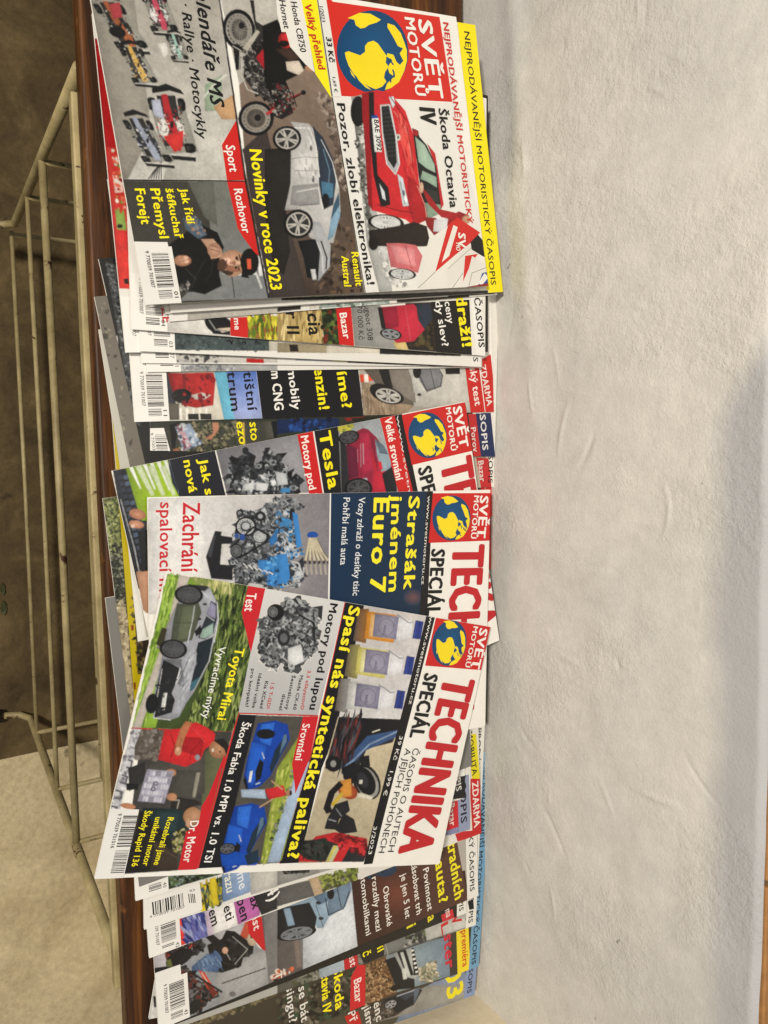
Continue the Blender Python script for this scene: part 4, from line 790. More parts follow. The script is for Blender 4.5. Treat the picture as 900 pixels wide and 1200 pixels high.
p.poly('F', '#5d6165', (725,0),(900,-15),(900,350),(700,322),(695,130)); p.machine('F', [(720,0),(900,-20),(900,350),(690,325),(690,120)], ['#54585d','#25272b','#3b3e43','#6b7075','#8b8f93','#1c1e21','#b2b5b8','#2e3136'], 4, 2.4); p.clutter('E', [(-35,1140),(60,1120),(130,1180),(70,1200),(-40,1200)], 120, 14, ['#2a2c30','#8f9396','#5b6066'], 6); p.machine('G', [(-5,0),(60,-30),(110,150),(100,350),(-5,355)], ['#3f82b8','#2a2e34','#b9bdc0','#3a3d42','#6c7176','#1c1e22'], 8, 1.2)
p.poly('F', '#3b7fc0', (810,225),(860,225),(900,200),(900,352),(850,340),(860,290),(812,270)); p.poly('F', '#2c66a0', (860,130),(900,80),(900,140),(870,160)); p.poly('G', '#3b7fc0', (0,200),(45,195),(60,300),(50,330),(0,340)); p.poly('G', '#3b7fc0', (70,0),(95,10),(115,160),(90,170)); p.clutter('F', [(815,225),(900,210),(900,345),(850,335)], 40, 14, ['#2f6da8','#62a6dc','#1e4870'], 3)
p.wheel('F', 752, 68, 50, 46, 0, '#c9cbcc', 9, '#17181a'); p.ell('F', '#26282b', 752, 68, 26, 24); p.ell('F', '#a9acae', 752, 66, 19, 17); p.wheel('F', 818, 115, 36, 32, 0, '#bcbfc1', 12, '#3c3e42'); p.wheel('F', 708, 182, 30, 34, 0, '#6b6e72', 8, '#141517'); p.ell('F', '#1d1e22', 820, 20, 26, 24); p.ell('F', '#9a9ea1', 820, 20, 12, 11); p.line('F', '#17181a', 9, (700,150),(790,70),(860,110),(850,140),(720,215)); p.ell('F', '#26488c', 735, 118, 14, 16); p.ell('F', '#26488c', 708, 112, 10, 12)
for k in range(6): p.line('F', '#e2e3e3', 5, (740+k*24,240+k*8),(760+k*24,262+k*6))
p.line('G', '#c0c3c5', 8, (60,230),(100,240),(115,290),(90,320)); p.line('G', '#aeb1b3', 7, (70,340),(120,300),(125,260)); p.ell('G', '#1f4fa0', 165, 108, 26, 17)
for k in range(6):
    x = 118+k*22; p.line('G', '#cabfa4', 11, (152+k*6,122),(140+k*14,190),(x+14,232)); p.line('G', '#5a5240', 3, (157+k*6,125),(148+k*14,190),(x+20,230)); p.line('G', '#a49d90', 10, (x+14,232),(x+22,292)); p.ell('G', '#3a3834', x+12, 236, 7, 9)
p.done()
m.flat('P', [(386.5,577),(388.5,577),(386.5,720),(384,720)], '#e2e0dc'); p = m.pic('navy_panel', INK); p.poly('P', '#132d49', (388,577.5),(506,573),(499,725),(386,720), g=('#10283f', (388,600), (500,600))); p.ell('P', '#6a4a4a', 484, 700, 12, 10, 0, c2='#16304a'); p.done()
for st, a, b, h in (('Strašák', (316, 724), (290, 1164), 52), ('jménem', (236, 720), (220, 1174), 50), ('Euro 7', (152, 732), (132, 1182), 74)): m.text('L', st, a, b, h, '#efe22a', .05, 0, 'headline')
m.text('L', 'Vozy zdraží o desítky tisíc', (82, 730), (52, 1192), 30, '#e0e2e2', .01); m.text('L', 'Pohřbí malá auta', (10, 732), (-6, 1048), 30, '#e0e2e2', .01)
m.flat('P', [(500,574),(507.5,573.5),(500,730),(491,730)], '#141316', 'web_strip'); m.text('P', 'www.svetmotoru.cz', (501, 581), (493.5, 685), 3.6, '#e0ddd6')
logo(m, 'L', [(429,712),(716,711),(700,934),(409,945)], (516, 828, 90, 106, 3), ((650, 722), (634, 922)), ((622, 722), (606, 924)), 40, 24)
special(m, (530.5, 637.5), (517, 849), 0, (505.5, 643), (499.5, 722))
# TECHNIKA
m = Mag('uppermost technical special with whole red TECHNIKA title, fuel bottles and a silver car', .048, pose=(.2824, .0834, .0455, -.2680, -.0085, .0201), w=.2075, h=.2895, base=WHT, bend=.0028)
p = m.pic('cover_photo'); p.poly('F', '#3c4a24', (385,290),(770,340),(778,655),(718,938),(690,1030),(220,1012)); p.poly('F', '#728f2e', (385,290),(560,312),(440,560),(330,1012),(218,1012), g=('#86a83a', (400,300), (260,1000))); p.clutter('F', [(385,290),(470,302),(330,700),(280,1010),(222,1010)], 240, 24, ['#8fb03e','#6f8f2c','#a0bc58','#5f7d28'], 4, 2.6, 105)
p.poly('F', '#8f9a58', (480,302),(700,330),(640,430),(560,360)); p.clutter('F', [(540,310),(768,340),(776,650),(718,935),(690,1028),(470,1018),(520,880),(610,600),(620,420)], 620, 24, ['#2a3618','#4b5f2a','#6b7f3a','#1b2411','#3d4d22','#8d9a58'], 5, 2.4, 100); p.clutter('F', [(500,305),(700,332),(680,380),(560,350)], 60, 22, ['#a8a868','#7d8a48','#c2bd84'], 7, 2.4, 95)
p.poly('F', '#b9b0a6', (440,298),(490,303),(430,470),(330,800),(260,1012),(220,1012),(310,760),(380,560)); p.poly('F', '#8f8880', (470,340),(560,345),(420,640),(330,640)); p.poly('F', '#34321f', (360,540),(410,560),(370,640),(330,620))
p.poly('F', '#8f9097', (478,345),(580,350),(612,410),(622,500),(600,620),(560,740),(505,850),(470,900),(440,960),(400,975),(318,965),(315,890),(350,720),(380,560),(430,430)); p.poly('F', '#4a4f40', (430,430),(480,430),(530,420),(545,470),(500,600),(420,620),(400,600),(410,520)); p.poly('F', '#59604a', (440,450),(500,440),(520,480),(480,590),(430,600)); p.poly('F', '#26282b', (480,338),(560,345),(580,352),(560,372),(500,360)); p.poly('F', '#a6a8b0', (545,380),(585,360),(610,420),(620,500),(598,590),(560,700),(540,640),(575,500),(575,430))
p.poly('F', '#2c3138', (588,415),(614,430),(617,500),(600,570),(560,598),(528,590),(545,540),(570,480)); p.poly('F', '#8a87a0', (590,420),(612,440),(610,500),(565,480)); p.poly('F', '#8fa59a', (600,520),(598,572),(560,594),(535,588),(550,550)); p.line('F', '#b6b8bd', 5, (562,480),(605,510)); p.poly('F', '#1f272e', (528,612),(600,585),(596,640),(575,700),(535,780),(490,840),(498,760)); p.poly('F', '#3b6270', (540,770),(515,825),(490,842),(495,800)); p.line('F', '#aeb0b4', 5, (602,590),(580,700),(505,845)); p.poly('F', '#16171a', (512,560),(540,528),(548,560),(520,585))
p.poly('F', '#1f2123', (365,690),(440,730),(440,760),(405,850),(420,880),(405,940),(320,965),(318,900),(340,800)); p.poly('F', '#6b6e74', (355,690),(450,690),(500,720),(470,830),(425,800),(450,730)); p.poly('F', '#a2a5ac', (450,700),(520,620),(520,700),(490,820),(440,945),(405,940),(470,830)); p.line('F', '#d5d6d8', 5, (445,735),(425,805),(495,690)); p.line('F', '#2a2c30', 4, (440,790),(480,700)); p.poly('F', '#d6d7d2', (366,848),(384,848),(372,928),(354,928)); p.line('F', '#4a4a4a', 2, (372,856),(362,920)); p.line('F', '#d5d6d8', 3, (360,735),(320,965),(400,975)); p.ell('F', '#1b1c1e', 411, 885, 8, 12); p.ell('F', '#17181a', 312, 898, 30, 48, 10)
p.line('F', '#c9cad0', 5, (478,352),(545,372),(575,400)); p.line('F', '#c0c2c8', 4, (512,440),(500,520),(480,610)); p.line('F', '#3a3f38', 3, (420,520),(500,520)); p.line('F', '#3a3f38', 3, (455,430),(425,610)); p.line('F', '#d8d9dd', 4, (618,420),(624,500),(604,610)); p.clutter('F', [(470,700),(520,640),(520,720),(470,860),(430,930)], 40, 14, ['#b5b7bd','#8f9198','#9ea1a8'], 7, 2.2, 110); p.clutter('F', [(330,800),(425,780),(410,940),(330,955)], 30, 13, ['#1a1b1d','#3a3c40','#25272a'], 7); p.wheel('F', 485, 388, 68, 46, 5, '#4c4d50', 12); p.wheel('F', 412, 643, 66, 46, 5, '#4c4d50', 12); p.ell('F', '#2a2c30', 560, 432, 10, 6); p.ell('F', '#2a2c30', 535, 502, 10, 6); p.done()
m.flat('F', [(216,1010),(690,1029),(690,1035),(215,1017)], '#b3312a', 'rule')
m.text('F', 'Toyota Mirai', (704, 634), (616, 972), 44, '#efe22a', .03, 0, 'headline'); m.text('F', 'Vyvracíme mýty', (626, 628), (546, 966), 34, '#e6e6de', .01, 0, 'headline')
p = m.pic('grey_panel', INK); p.poly('P', '#d0cfcd', (311,688),(405,700.5),(372.5,838.5),(279.5,835.5),(293.5,765),(291,750), g=('#aeaeae', (330,690), (330,835))); p.done()
m.flat('F', [(766,341),(845,352),(776,660),(732,470)], '#c2222a', 'tag'); m.text('F', 'Test', (757, 378), (744, 464), 46, '#efe2dc', .02)
p = m.pic('engine'); p.poly('F', '#77797b', (815,520),(900,495),(900,755),(825,690)); p.poly('G', '#77797b', (-12,455),(90,410),(185,475),(185,640),(130,695),(80,745),(-12,690)); GR = ['#4a4c4f', '#2b2d30', '#6b6e70', '#85888a', '#1e2022', '#9b9d9f', '#3a3c3f', '#b5b7b8']
p.machine('F', [(812,520),(900,490),(900,760),(820,690)], GR, 3, .8); p.machine('G', [(-12,450),(90,400),(190,470),(190,640),(130,700),(80,755),(-12,690)], GR, 5, 2.2); p.ell('F', '#17181a', 892, 470, 40, 40); p.wheel('F', 880, 468, 28, 30, 0, '#77797b', 8); p.ell('G', '#26282a', 30, 590, 30, 38); p.ell('G', '#5b5d5f', 30, 590, 18, 22); p.poly('G', '#d0d1d1', (50,640),(110,620),(125,700),(80,720),(50,700)); p.line('G', '#1d1e20', 9, (100,480),(170,520),(175,620)); p.line('G', '#3b3d3f', 6, (110,560),(180,600),(160,680)); p.done()
m.text('G', 'Motory pod lupou', (248, 426), (148, 926), 36, '#161618', .04, 0, 'headline')
for o, st, a, b, c in (('G', '3.3 eSkyactivD', (142, 742), (107, 926), '#b82a2e'), ('G', 'Mazda CX-60', (106, 765), (72, 926), '#1c1c1e'), ('G', 'Šestiválcový', (68, 765), (34, 926), '#1c1c1e'), ('G', 'diesel', (24, 852), (6, 928), '#1c1c1e'), ('F', '1.5 T-GDI', (870, 800), (848, 920), '#b82a2e'), ('F', 'Kia XCeed', (842, 792), (816, 920), '#1c1c1e'), ('F', 'Ideální volba', (812, 756), (780, 918), '#1c1c1e'), ('F', 'pro kompakt?', (778, 734), (748, 914), '#1c1c1e')): m.text(o, st, a, b, 15, c, .02, 0, 'small_print')
m.flat('P', [(405,700.5),(406,700.5),(363,893),(328,1011.5),(326,1011.5),(362,893)], '#c23230', 'rule'); m.flat('P', [(279.5,835),(373,838),(373,839.5),(279,836.5)], '#b3312a', 'rule')
m.flat('P', [(406,700.5),(428.5,703.5),(401,840),(377,900),(351,1011),(327.5,1012),(363,893)], '#17161a', 'headline_panel')
m.text('P', 'Spasí nás syntetická paliva?', (409.5, 709), (335.5, 1006), 13.2, '#efe22a', .05, 0, 'headline')
p = m.pic('cover_photo'); p.poly('G', '#b9b3b0', (412,412),(710,457),(592,972),(288,962), g=('#c9c7c6', (420,440), (690,900)))
for (x, y, c1, c2) in ((520, 545, '#c9862a', '#8a5a22'), (478, 712, '#c6bd6a', '#8f8a4a'), (434, 872, '#c3c3bf', '#8d8d8d')):
    p.poly('G', c2, (x-140,y-90),(x-90,y-92),(x-105,y+70),(x-165,y+58), g=('#5c5148', (x-100, y), (x-160, y)))
    p.poly('G', c1, (x-98,y-80),(x+40,y-62),(x+60,y-50),(x+44,y+58),(x+20,y+68),(x-112,y+48)); p.poly('G', hexmix(c1, '#ffffff', .35), (x-80,y-66),(x+44,y-50),(x+32,y+52),(x-92,y+38))
    p.poly('G', '#cfcfd2', (x+40,y-64),(x+118,y-30),(x+104,y+42),(x+26,y+66)); p.line('G', '#77777c', 4, (x+42,y-64),(x+96,y-26),(x+116,y-28)); p.line('G', '#dedfe0', 5, (x+50,y-40),(x+40,y+44))
    p.poly('G', '#7d7a90', (x-62,y-70),(x+50,y-54),(x+36,y+52),(x-74,y+38)); p.poly('G', '#8f8c9e', (x-40,y-60),(x+30,y-50),(x+20,y+40),(x-50,y+28))
    p.line('G', '#55536a', 2, *[(x-10+36*math.cos(t*.4), y-6+40*math.sin(t*.4)) for t in range(17)]); p.poly('G', '#24357c', (x+128,y-38),(x+166,y-32),(x+152,y+52),(x+112,y+48)); p.line('G', '#3c52a0', 3, (x+134,y-32),(x+122,y+46)); p.line('G', '#16245c', 3, (x+150,y-32),(x+138,y+48))
p.done()
for x, y in ((510, 545), (468, 712), (424, 872)): m.text('G', 'HVO', (x-12, y-14), (x-18, y+26), 12, '#45435a', .0, 0, 'bottle_lettering')
p = m.pic('cover_photo'); p.poly('P', '#c4b79a', (396,840),(473,843),(427,1009),(350,1011.5), g=('#a59a80', (450,870), (370,990))); p.poly('G', '#26242a', (288,960),(590,972),(540,1080),(420,1110),(380,1200),(222,1200),(262,1060)); p.poly('H', '#34507a', (290,600),(290,640),(110,720),(40,800),(0,830),(0,700),(60,650)); p.poly('H', '#151418', (0,565),(285,575),(270,620),(120,650),(0,790)); p.clutter('G', [(295,965),(400,970),(330,1190),(232,1190)], 90, 26, ['#171519','#3b2224','#46464c','#6a2c2a','#222026'], 4, 3, 105)
p.line('H', '#7f94b4', 8, (270,625),(130,690),(60,760),(10,800)); p.line('H', '#e2dcc6', 5, (145,632),(180,620)); p.ell('H', '#1a1a1c', 118, 865, 62, 88, -25); p.ell('H', '#8f8d88', 120, 868, 50, 76, -25); p.ell('H', '#141416', 112, 862, 44, 70, -25); p.ell('H', '#2c2c30', 100, 855, 24, 40, -25); p.poly('H', '#c9c6bd', (84,856),(100,856),(98,874),(82,874)); p.poly('H', '#17181a', (90,745),(130,740),(135,790),(90,800)); p.poly('H', '#c9c4b4', (60,930),(140,950),(150,935),(90,915)); p.poly('H', '#16171b', (0,800),(60,770),(85,800),(50,880),(10,850))
p.ell('J', '#b5562e', 330, 108, 48, 36, 30, c2='#8d3f22'); p.poly('J', '#c98a3a', (290,60),(345,50),(350,130),(300,140)); p.poly('J', '#17161a', (215,190),(240,110),(290,60),(310,80),(270,120),(250,180),(260,205),(230,215)); p.poly('J', '#c4a83a', (250,170),(300,110),(310,125),(265,180)); p.poly('J', '#232226', (270,170),(330,150),(340,200),(290,240),(275,290),(220,285),(235,235)); p.line('J', '#8f9194', 6, (240,240),(275,250)); p.line('J', '#8f9194', 5, (275,190),(300,225)); p.poly('J', '#201f22', (320,215),(360,240),(375,300),(300,310),(270,290),(300,230))
p.poly('J', '#b8262a', (180,320),(270,300),(370,320),(420,330),(425,400),(400,440),(100,440),(100,400)); p.poly('J', '#2b2a28', (130,340),(210,330),(290,360),(240,440),(140,430),(100,400)); p.poly('J', '#b9b890', (262,362),(296,366),(258,440),(225,440)); p.poly('J', '#cfc64a', (268,363),(278,364),(238,440),(230,440)); p.poly('J', '#26262a', (340,370),(425,380),(405,440),(300,440)); p.line('J', '#2b1a1c', 6, (362,335),(415,350),(405,370)); p.clutter('J', [(270,310),(420,330),(410,420),(280,370)], 40, 20, ['#8f1c22','#c93438','#5a1518'], 4); p.clutter('J', [(130,350),(230,345),(230,430),(120,420)], 40, 24, ['#1c1c1b','#3b3a37','#26322c'], 4); p.ell('G', '#17171a', 262, 1180, 38, 38); p.ell('G', '#8a8a86', 262, 1180, 14, 16); p.done()
m.flat('P', [(501.5,714),(511.5,716),(436.5,1012),(426,1013)], '#141316', 'web_strip'); m.text('P', 'www.svetmotoru.cz', (503.5, 722), (478.5, 825), 3.8, '#e0ddd6', .01); m.text('P', '39 Kč   1,99 €', (468, 862), (448.5, 932), 3.9, '#e0ddd6', .01); m.text('P', '3/2023', (437.5, 968), (431, 1001), 3.9, '#e0ddd6', .01)
logo(m, 'H', [(444,92),(722,140),(662,342),(392,320)], (506, 214, 80, 108, 12), ((648, 142), (607, 334)), ((618, 134), (578, 326)), 38, 22)
special(m, (520.5, 790), (465.5, 1000.5), 0, (497.5, 788), (479, 864))
m.text('H', 'ČASOPIS O AUTECH', (336, 706), (216, 1192), 26, '#1c1b1d', 0, 0, 'subtitle'); m.text('H', 'A JEJICH POHONECH', (300, 706), (172, 1196), 26, '#1c1b1d', 0, 0, 'subtitle')
p = m.pic('cover_photo'); p.poly('P', '#b5b4b8', (155,853.5),(166,854.5),(140.5,948),(127,948)); p.clutter('P', [(155,855),(165,855),(140,947),(128,947)], 60, 4, ['#8d8c92','#cfced0','#6b6a70'], 3)
for k in range(4): p.line('P', '#5a595e', 2.2, (150-k*7,890+k*18),(155-k*6,892+k*18),(153-k*6,900+k*18),(148-k*7,899+k*18))
p.poly('P', '#3c3a38', (166,854.5),(272.5,857.5),(232,1018),(145,1024)); p.poly('P', '#5c5f44', (240,880),(268,870),(252,950),(235,960)); p.poly('P', '#484641', (165,900),(240,880),(240,930),(155,925)); p.poly('F', '#5a524a', (262,1020),(370,1022),(340,1160),(230,1160),(230,1100)); p.clutter('F', [(262,1020),(370,1022),(340,1160),(235,1155)], 60, 20, ['#6a6158','#4a433c','#77706a'], 4)
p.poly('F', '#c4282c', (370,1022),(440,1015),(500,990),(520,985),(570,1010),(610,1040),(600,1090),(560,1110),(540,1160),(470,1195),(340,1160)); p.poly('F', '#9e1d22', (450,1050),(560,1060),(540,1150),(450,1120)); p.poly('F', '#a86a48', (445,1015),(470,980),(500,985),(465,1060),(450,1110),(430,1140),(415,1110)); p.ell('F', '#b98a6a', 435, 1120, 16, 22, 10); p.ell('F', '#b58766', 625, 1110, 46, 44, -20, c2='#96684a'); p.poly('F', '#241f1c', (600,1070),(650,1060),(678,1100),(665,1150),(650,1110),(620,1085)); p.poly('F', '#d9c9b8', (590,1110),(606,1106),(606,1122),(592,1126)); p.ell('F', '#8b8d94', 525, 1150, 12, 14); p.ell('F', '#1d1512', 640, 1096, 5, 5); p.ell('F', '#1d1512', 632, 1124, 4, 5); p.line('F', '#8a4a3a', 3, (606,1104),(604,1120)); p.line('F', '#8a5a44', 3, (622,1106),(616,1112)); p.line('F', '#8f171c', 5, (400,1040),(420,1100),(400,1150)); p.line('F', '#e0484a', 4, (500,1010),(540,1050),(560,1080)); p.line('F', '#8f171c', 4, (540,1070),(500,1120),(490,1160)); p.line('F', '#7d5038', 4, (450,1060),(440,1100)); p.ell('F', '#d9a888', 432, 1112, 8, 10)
p.poly('I', '#2b2a2a', (200,0),(280,-30),(280,60),(205,110)); p.poly('I', '#1c1b1b', (190,70),(250,75),(245,100),(192,105)); p.poly('I', '#46443f', (410,10),(540,10),(520,160),(390,130)); p.poly('I', '#8b8679', (520,20),(540,20),(515,140),(500,135)); p.poly('I', '#2a2623', (400,130),(520,150),(560,180),(470,200),(400,190)); p.line('I', '#8d8a80', 6, (408,150),(440,150),(430,190)); p.ell('I', '#a87858', 400, 22, 26, 18); p.poly('I', '#9a98a8', (290,5),(415,15),(370,165),(245,155)); r_ = random.Random(8)
for k in range(5):
    for j in range(9): p.poly('I', r_.choice(('#b5b3c0', '#85838f', '#a3a1af', '#c4c2cc')), (293+j*13-k*8.5,10+k*30+j*1),(304+j*13-k*8.5,11+k*30+j*1),(299+j*13-k*8.5,34+k*30+j*1),(287+j*13-k*8.5,33+k*30+j*1))
for x, y in ((330, 72), (318, 98)): p.ell('I', '#4b4a55', x, y, 12, 11); p.ell('I', '#a09ead', x, y, 7, 7)
p.ell('I', '#b08060', 405, 135, 24, 18); p.ell('I', '#b07a5a', 200, 178, 36, 14, 10); p.poly('I', '#1d2c2e', (400,190),(470,200),(500,260),(470,290),(395,330),(330,300),(260,240),(270,185)); p.poly('I', '#26383a', (330,200),(440,215),(420,300),(340,290)); p.ell('I', '#b98e70', 510, 225, 52, 44, -10, c2='#99704f'); p.poly('I', '#5f554c', (505,178),(560,170),(585,190),(580,230),(560,240),(540,200)); p.poly('I', '#b88e70', (470,230),(495,240),(490,285),(470,270)); p.ell('I', '#a0684a', 250, 278, 34, 22, 30); p.poly('I', '#7a7650', (430,290),(470,290),(440,400),(410,380)); p.clutter('I', [(420,290),(475,290),(445,400),(400,390)], 50, 16, ['#8f8a4a','#4a4a30','#aaa57a','#2c2a20'], 5)
p.poly('I', '#221f1d', (255,195),(400,330),(430,480),(180,496)); p.poly('I', '#3b3128', (330,340),(430,400),(430,478),(300,482)); p.line('I', '#57483a', 6, (320,360),(430,420)); p.done()
m.flat('I', [(110,190),(252,194),(250,204),(182,500),(30,520)], '#dfddd8', 'barcode_panel')
m.flat('I', [(650,-60),(690,0),(640,0),(600,160),(520,475),(434,478),(472,300),(530,262),(545,180),(580,120)], '#c2222a', 'tag'); m.text('I', 'Dr. Motor', (492, 246), (456, 442), 38, '#efe2dc', .02, 0, 'headline')
for st, a, b in (('Rozebrali jsme', (386, 228), (318, 452)), ('unikátní motor', (328, 228), (266, 456)), ('Škody Rapid 136', (278, 198), (214, 460))): m.text('I', st, a, b, 28, '#efe22a', .02)
m.flat('P', [(278.5,837),(303,838),(262,1016),(231.5,1017.5)], '#1b1b1d', 'caption_panel'); m.flat('P', [(272.5,857.5),(279,836.5),(280,836.5),(232.5,1017.5),(230.5,1017.5)], '#c23230', 'rule')
m.text('P', 'Škoda Fabia 1.0 MPI vs. 1.0 TSI', (284, 845.5), (238.5, 1010), 8.4, '#ebe9e4', .02, 0, 'headline')
p = m.pic('cover_photo'); p.poly('P', '#4d4a44', (300,838),(357,839.5),(372,839.5),(362.5,893),(327,1011),(259,1016)); p.poly('P', '#8b9a3c', (325,900),(362,845),(361,893),(330,1008),(305,1012)); p.clutter('P', [(325,900),(350,880),(330,1008),(305,1012)], 120, 4, ['#9dab4a','#76862e','#b3b860'], 4, 2, 105); p.poly('P', '#9fb2c9', (350,893),(362.5,893),(327.5,1010),(313,1011),(322,980)); p.clutter('P', [(347,890),(352,892),(322,985),(316,985)], 50, 3, ['#3c4a2c','#5d6b4a','#8a8a80'], 3)
for (ox, oy) in ((-28, -1), (-55, 96)):
    q = lambda *a: [(x/4+ox, y/4+oy) for x, y in a]
    p.poly('P', '#143f9c', *q((1320,3395),(1400,3380),(1460,3400),(1470,3470),(1420,3560),(1380,3640),(1330,3690),(1270,3710),(1255,3640),(1270,3560)))
    p.poly('P', '#2058bd', *q((1290,3480),(1360,3500),(1340,3600),(1290,3690),(1265,3640))); p.poly('P', '#2c66c8', *q((1335,3400),(1400,3390),(1380,3500),(1330,3480)))
    p.poly('P', '#1d2f3f', *q((1400,3520),(1455,3440),(1462,3475),(1415,3565),(1382,3630),(1375,3600))); p.poly('P', '#55728a', *q((1440,3450),(1456,3445),(1455,3480),(1420,3545))); p.poly('P', '#15171c', *q((1330,3560),(1348,3580),(1335,3650),(1310,3670),(1308,3620))); p.poly('P', '#d3d6d8', *q((1283,3620),(1297,3615),(1288,3668),(1276,3672))); p.poly('P', '#10141c', *q((1262,3640),(1275,3700),(1268,3715),(1252,3660)))
    p.line('P', '#c9d6e6', 1.2, *q((1340,3530),(1350,3560))); p.line('P', '#c9d6e6', 1.2, *q((1310,3680),(1330,3672)))
p.wheel('I', 665, 378, 42, 26, -10, '#5d5f66', 6); p.ell('F', '#17181c', 845, 1100-60, 44, 24, 0); p.poly('I', '#1448a8', (630,380),(760,400),(820,420),(800,455),(640,460)); p.poly('I', '#1d2f3f', (745,410),(810,380),(812,440),(760,455)); p.wheel('I', 665, 378, 42, 26, -10, '#5d5f66', 6)
p.poly('P', '#c22a30', (310,925),(332,920),(335,932),(315,937)); p.poly('P', '#9fb0c2', (282,925),(310,925),(312,936),(283,934)); p.ell('P', '#a87a5c', 338, 929, 3.4, 3.6); p.line('P', '#c6a07c', 1.6, (331,925),(318,915)); p.line('P', '#c6a07c', 1.6, (320,936),(304,946)); p.ell('P', '#3a2a22', 340.5, 929, 1.6, 3.2); p.done()
m.flat('P', [(355,839.5),(373,839.5),(345,918),(342,895)], '#c2222a', 'tag'); m.flat('P', [(355,839.5),(373,839.5),(363,888),(346,930),(343,893)], '#c2222a', 'tag'); m.text('G', 'Srovnání', (118, 990), (80, 1164), 34, '#efe2dc', .02, 0, 'headline')
m.barcode('#dfddd8', '03', W_=.046, H_=.019, no='9 770039 701016')
# ================================================================== topmost magazine
m = Mag('topmost magazine of the left pile, with a red car, a motorcycle and racing cars', .056, pose=(-.0919, .13, .0565, .1339, -.0121, -.0121), w=.2079, h=.2838, base=WHT, bend=.0022)
p = m.pic(); p.poly('A', '#99948a', (0,-100),(560,-300),(625,0),(745,845),(160,840), g=('#b9b7af', (300,0), (560,800))); p.poly('A', '#8a857b', (20,0),(230,0),(310,620),(200,840),(160,840)); p.poly('A', '#b5b3aa', (450,600),(680,480),(745,845),(360,845)); p.poly('A', '#8fa088', (560,400),(640,350),(640,520),(560,520)); p.poly('A', '#b9936c', (600,500),(700,440),(708,560),(640,560)); p.line('A', '#d9d6cc', 10, (420,630),(600,400),(660,350)); p.poly('A', '#d8d6ce', (280,838),(360,745),(366,840))
for k in range(6): p.line('A', '#22211f', 6, (296+k*12,838),(326+k*6,795-k*8))
def racer(x, y, s, c1, c2, lean=0):
    k = lambda *a: [(x+u*s+lean*v*s, y+v*s) for u, v in a]
    p.poly('A', '#8b8980', *k((-60,-60),(70,-50),(100,120),(-30,130)), ); p.poly('A', '#191918', *k((-45,-118),(10,-135),(62,-112),(75,-92),(20,-108),(-45,-98))); p.poly('A', '#2b2a29', *k((-30,-90),(40,-90),(50,100),(-25,100)))
    p.poly('A', c1, *k((-12,-95),(10,-95),(20,0),(42,60),(38,118),(8,118),(-8,20)))
    p.poly('A', c2, *k((-40,10),(-12,-10),(2,40),(-15,80),(-36,50))); p.poly('A', c2, *k((25,-5),(56,10),(58,60),(40,70)))
    for u, v, a, b in ((-50,-58,17,26), (60,-55,15,26), (-36,112,22,19), (72,108,22,20)): p.poly('A', '#161615', *k((u-a,v-b*.8),(u-a*.4,v-b),(u+a*.6,v-b*.9),(u+a,v-b*.2),(u+a*.9,v+b*.7),(u+a*.2,v+b),(u-a*.8,v+b*.8))); p.ell('A', '#34322f', *k((u-a*.3, v))[0], a*.35*s, b*.45*s)
    p.clutter('A', k((-48,-50),(56,-50),(66,100),(-40,104)), int(150*s), 6.5, ['#141414', '#2a2928', c1, '#55534e', '#c8c6be', '#3a3a3a', '#191919'], int(x), 1.7)
    p.poly('A', c1, *k((2,-70),(12,-70),(24,10),(34,90),(20,92),(6,10))); p.ell('A', '#1b1a18', *k((14,20))[0], 7*s, 14*s); p.line('A', '#d8d5cc', 3*s, *k((-42,128),(88,140))); p.poly('A', '#1c1c1b', *k((-50,130),(90,142),(88,158),(-45,146)))
racer(385, 560, 1.25, '#a82a30', '#d2d0c8', .12); racer(270, 640, .95, '#9aa0b0', '#2b2c33', .45); racer(140, 100, 1.0, '#9e5a38', '#26241f', .5); racer(232, 290, .78, '#c9a55a', '#3b3a38', .35); racer(330, 40, .85, '#b5475a', '#cfd0cc', .25); racer(420, 210, .55, '#9fc0b4', '#d8d6d0', .2)
p.poly('A', '#cfccc4', (335,205),(380,200),(390,250),(370,272)); p.poly('A', '#9a3a3e', (110,20),(160,10),(175,80),(130,90)); p.ell('A', '#171615', 150, 150, 42, 26, 20); p.poly('A', '#a6a9b8', (310,470),(350,465),(370,560),(320,540)); p.poly('A', '#c2322e', (365,640),(460,610),(455,690),(420,715)); p.done()
m.text('A', 'Kalendáře MS', (500, -112), (588, 498), 62, '#161514', .03, .22, 'headline'); m.text('A', 'F1 · Rallye · Motocykly', (432, -90), (528, 650), 42, '#161514', .02, .1, 'headline')
m.flat('A', [(712,555),(748,845),(664,845),(640,680)], '#c4221d', 'tag'); m.text('A', 'Sport', (656, 680), (676, 806), 42, WHT, .02)
p = m.pic(); p.poly('P', '#3a3831', (140.5,211),(290,212.5),(316,352),(173,357)); p.poly('A', '#67685f', (500,850),(750,850),(812,1200),(860,1400),(440,1410),(600,1250),(580,1000), g=('#77797a', (520,900), (800,1380))); p.poly('A', '#5b5c54', (480,850),(600,850),(620,1060),(560,1020)); p.line('A', '#44443e', 5, (680,1240),(700,1395)); p.line('D', '#c9c9c5', 10, (800,80),(826,150)); p.poly('D', '#cfcfcb', (800,0),(820,0),(832,92),(815,95)); p.poly('D', '#c9cac6', (640,85),(800,68),(802,88),(700,92))
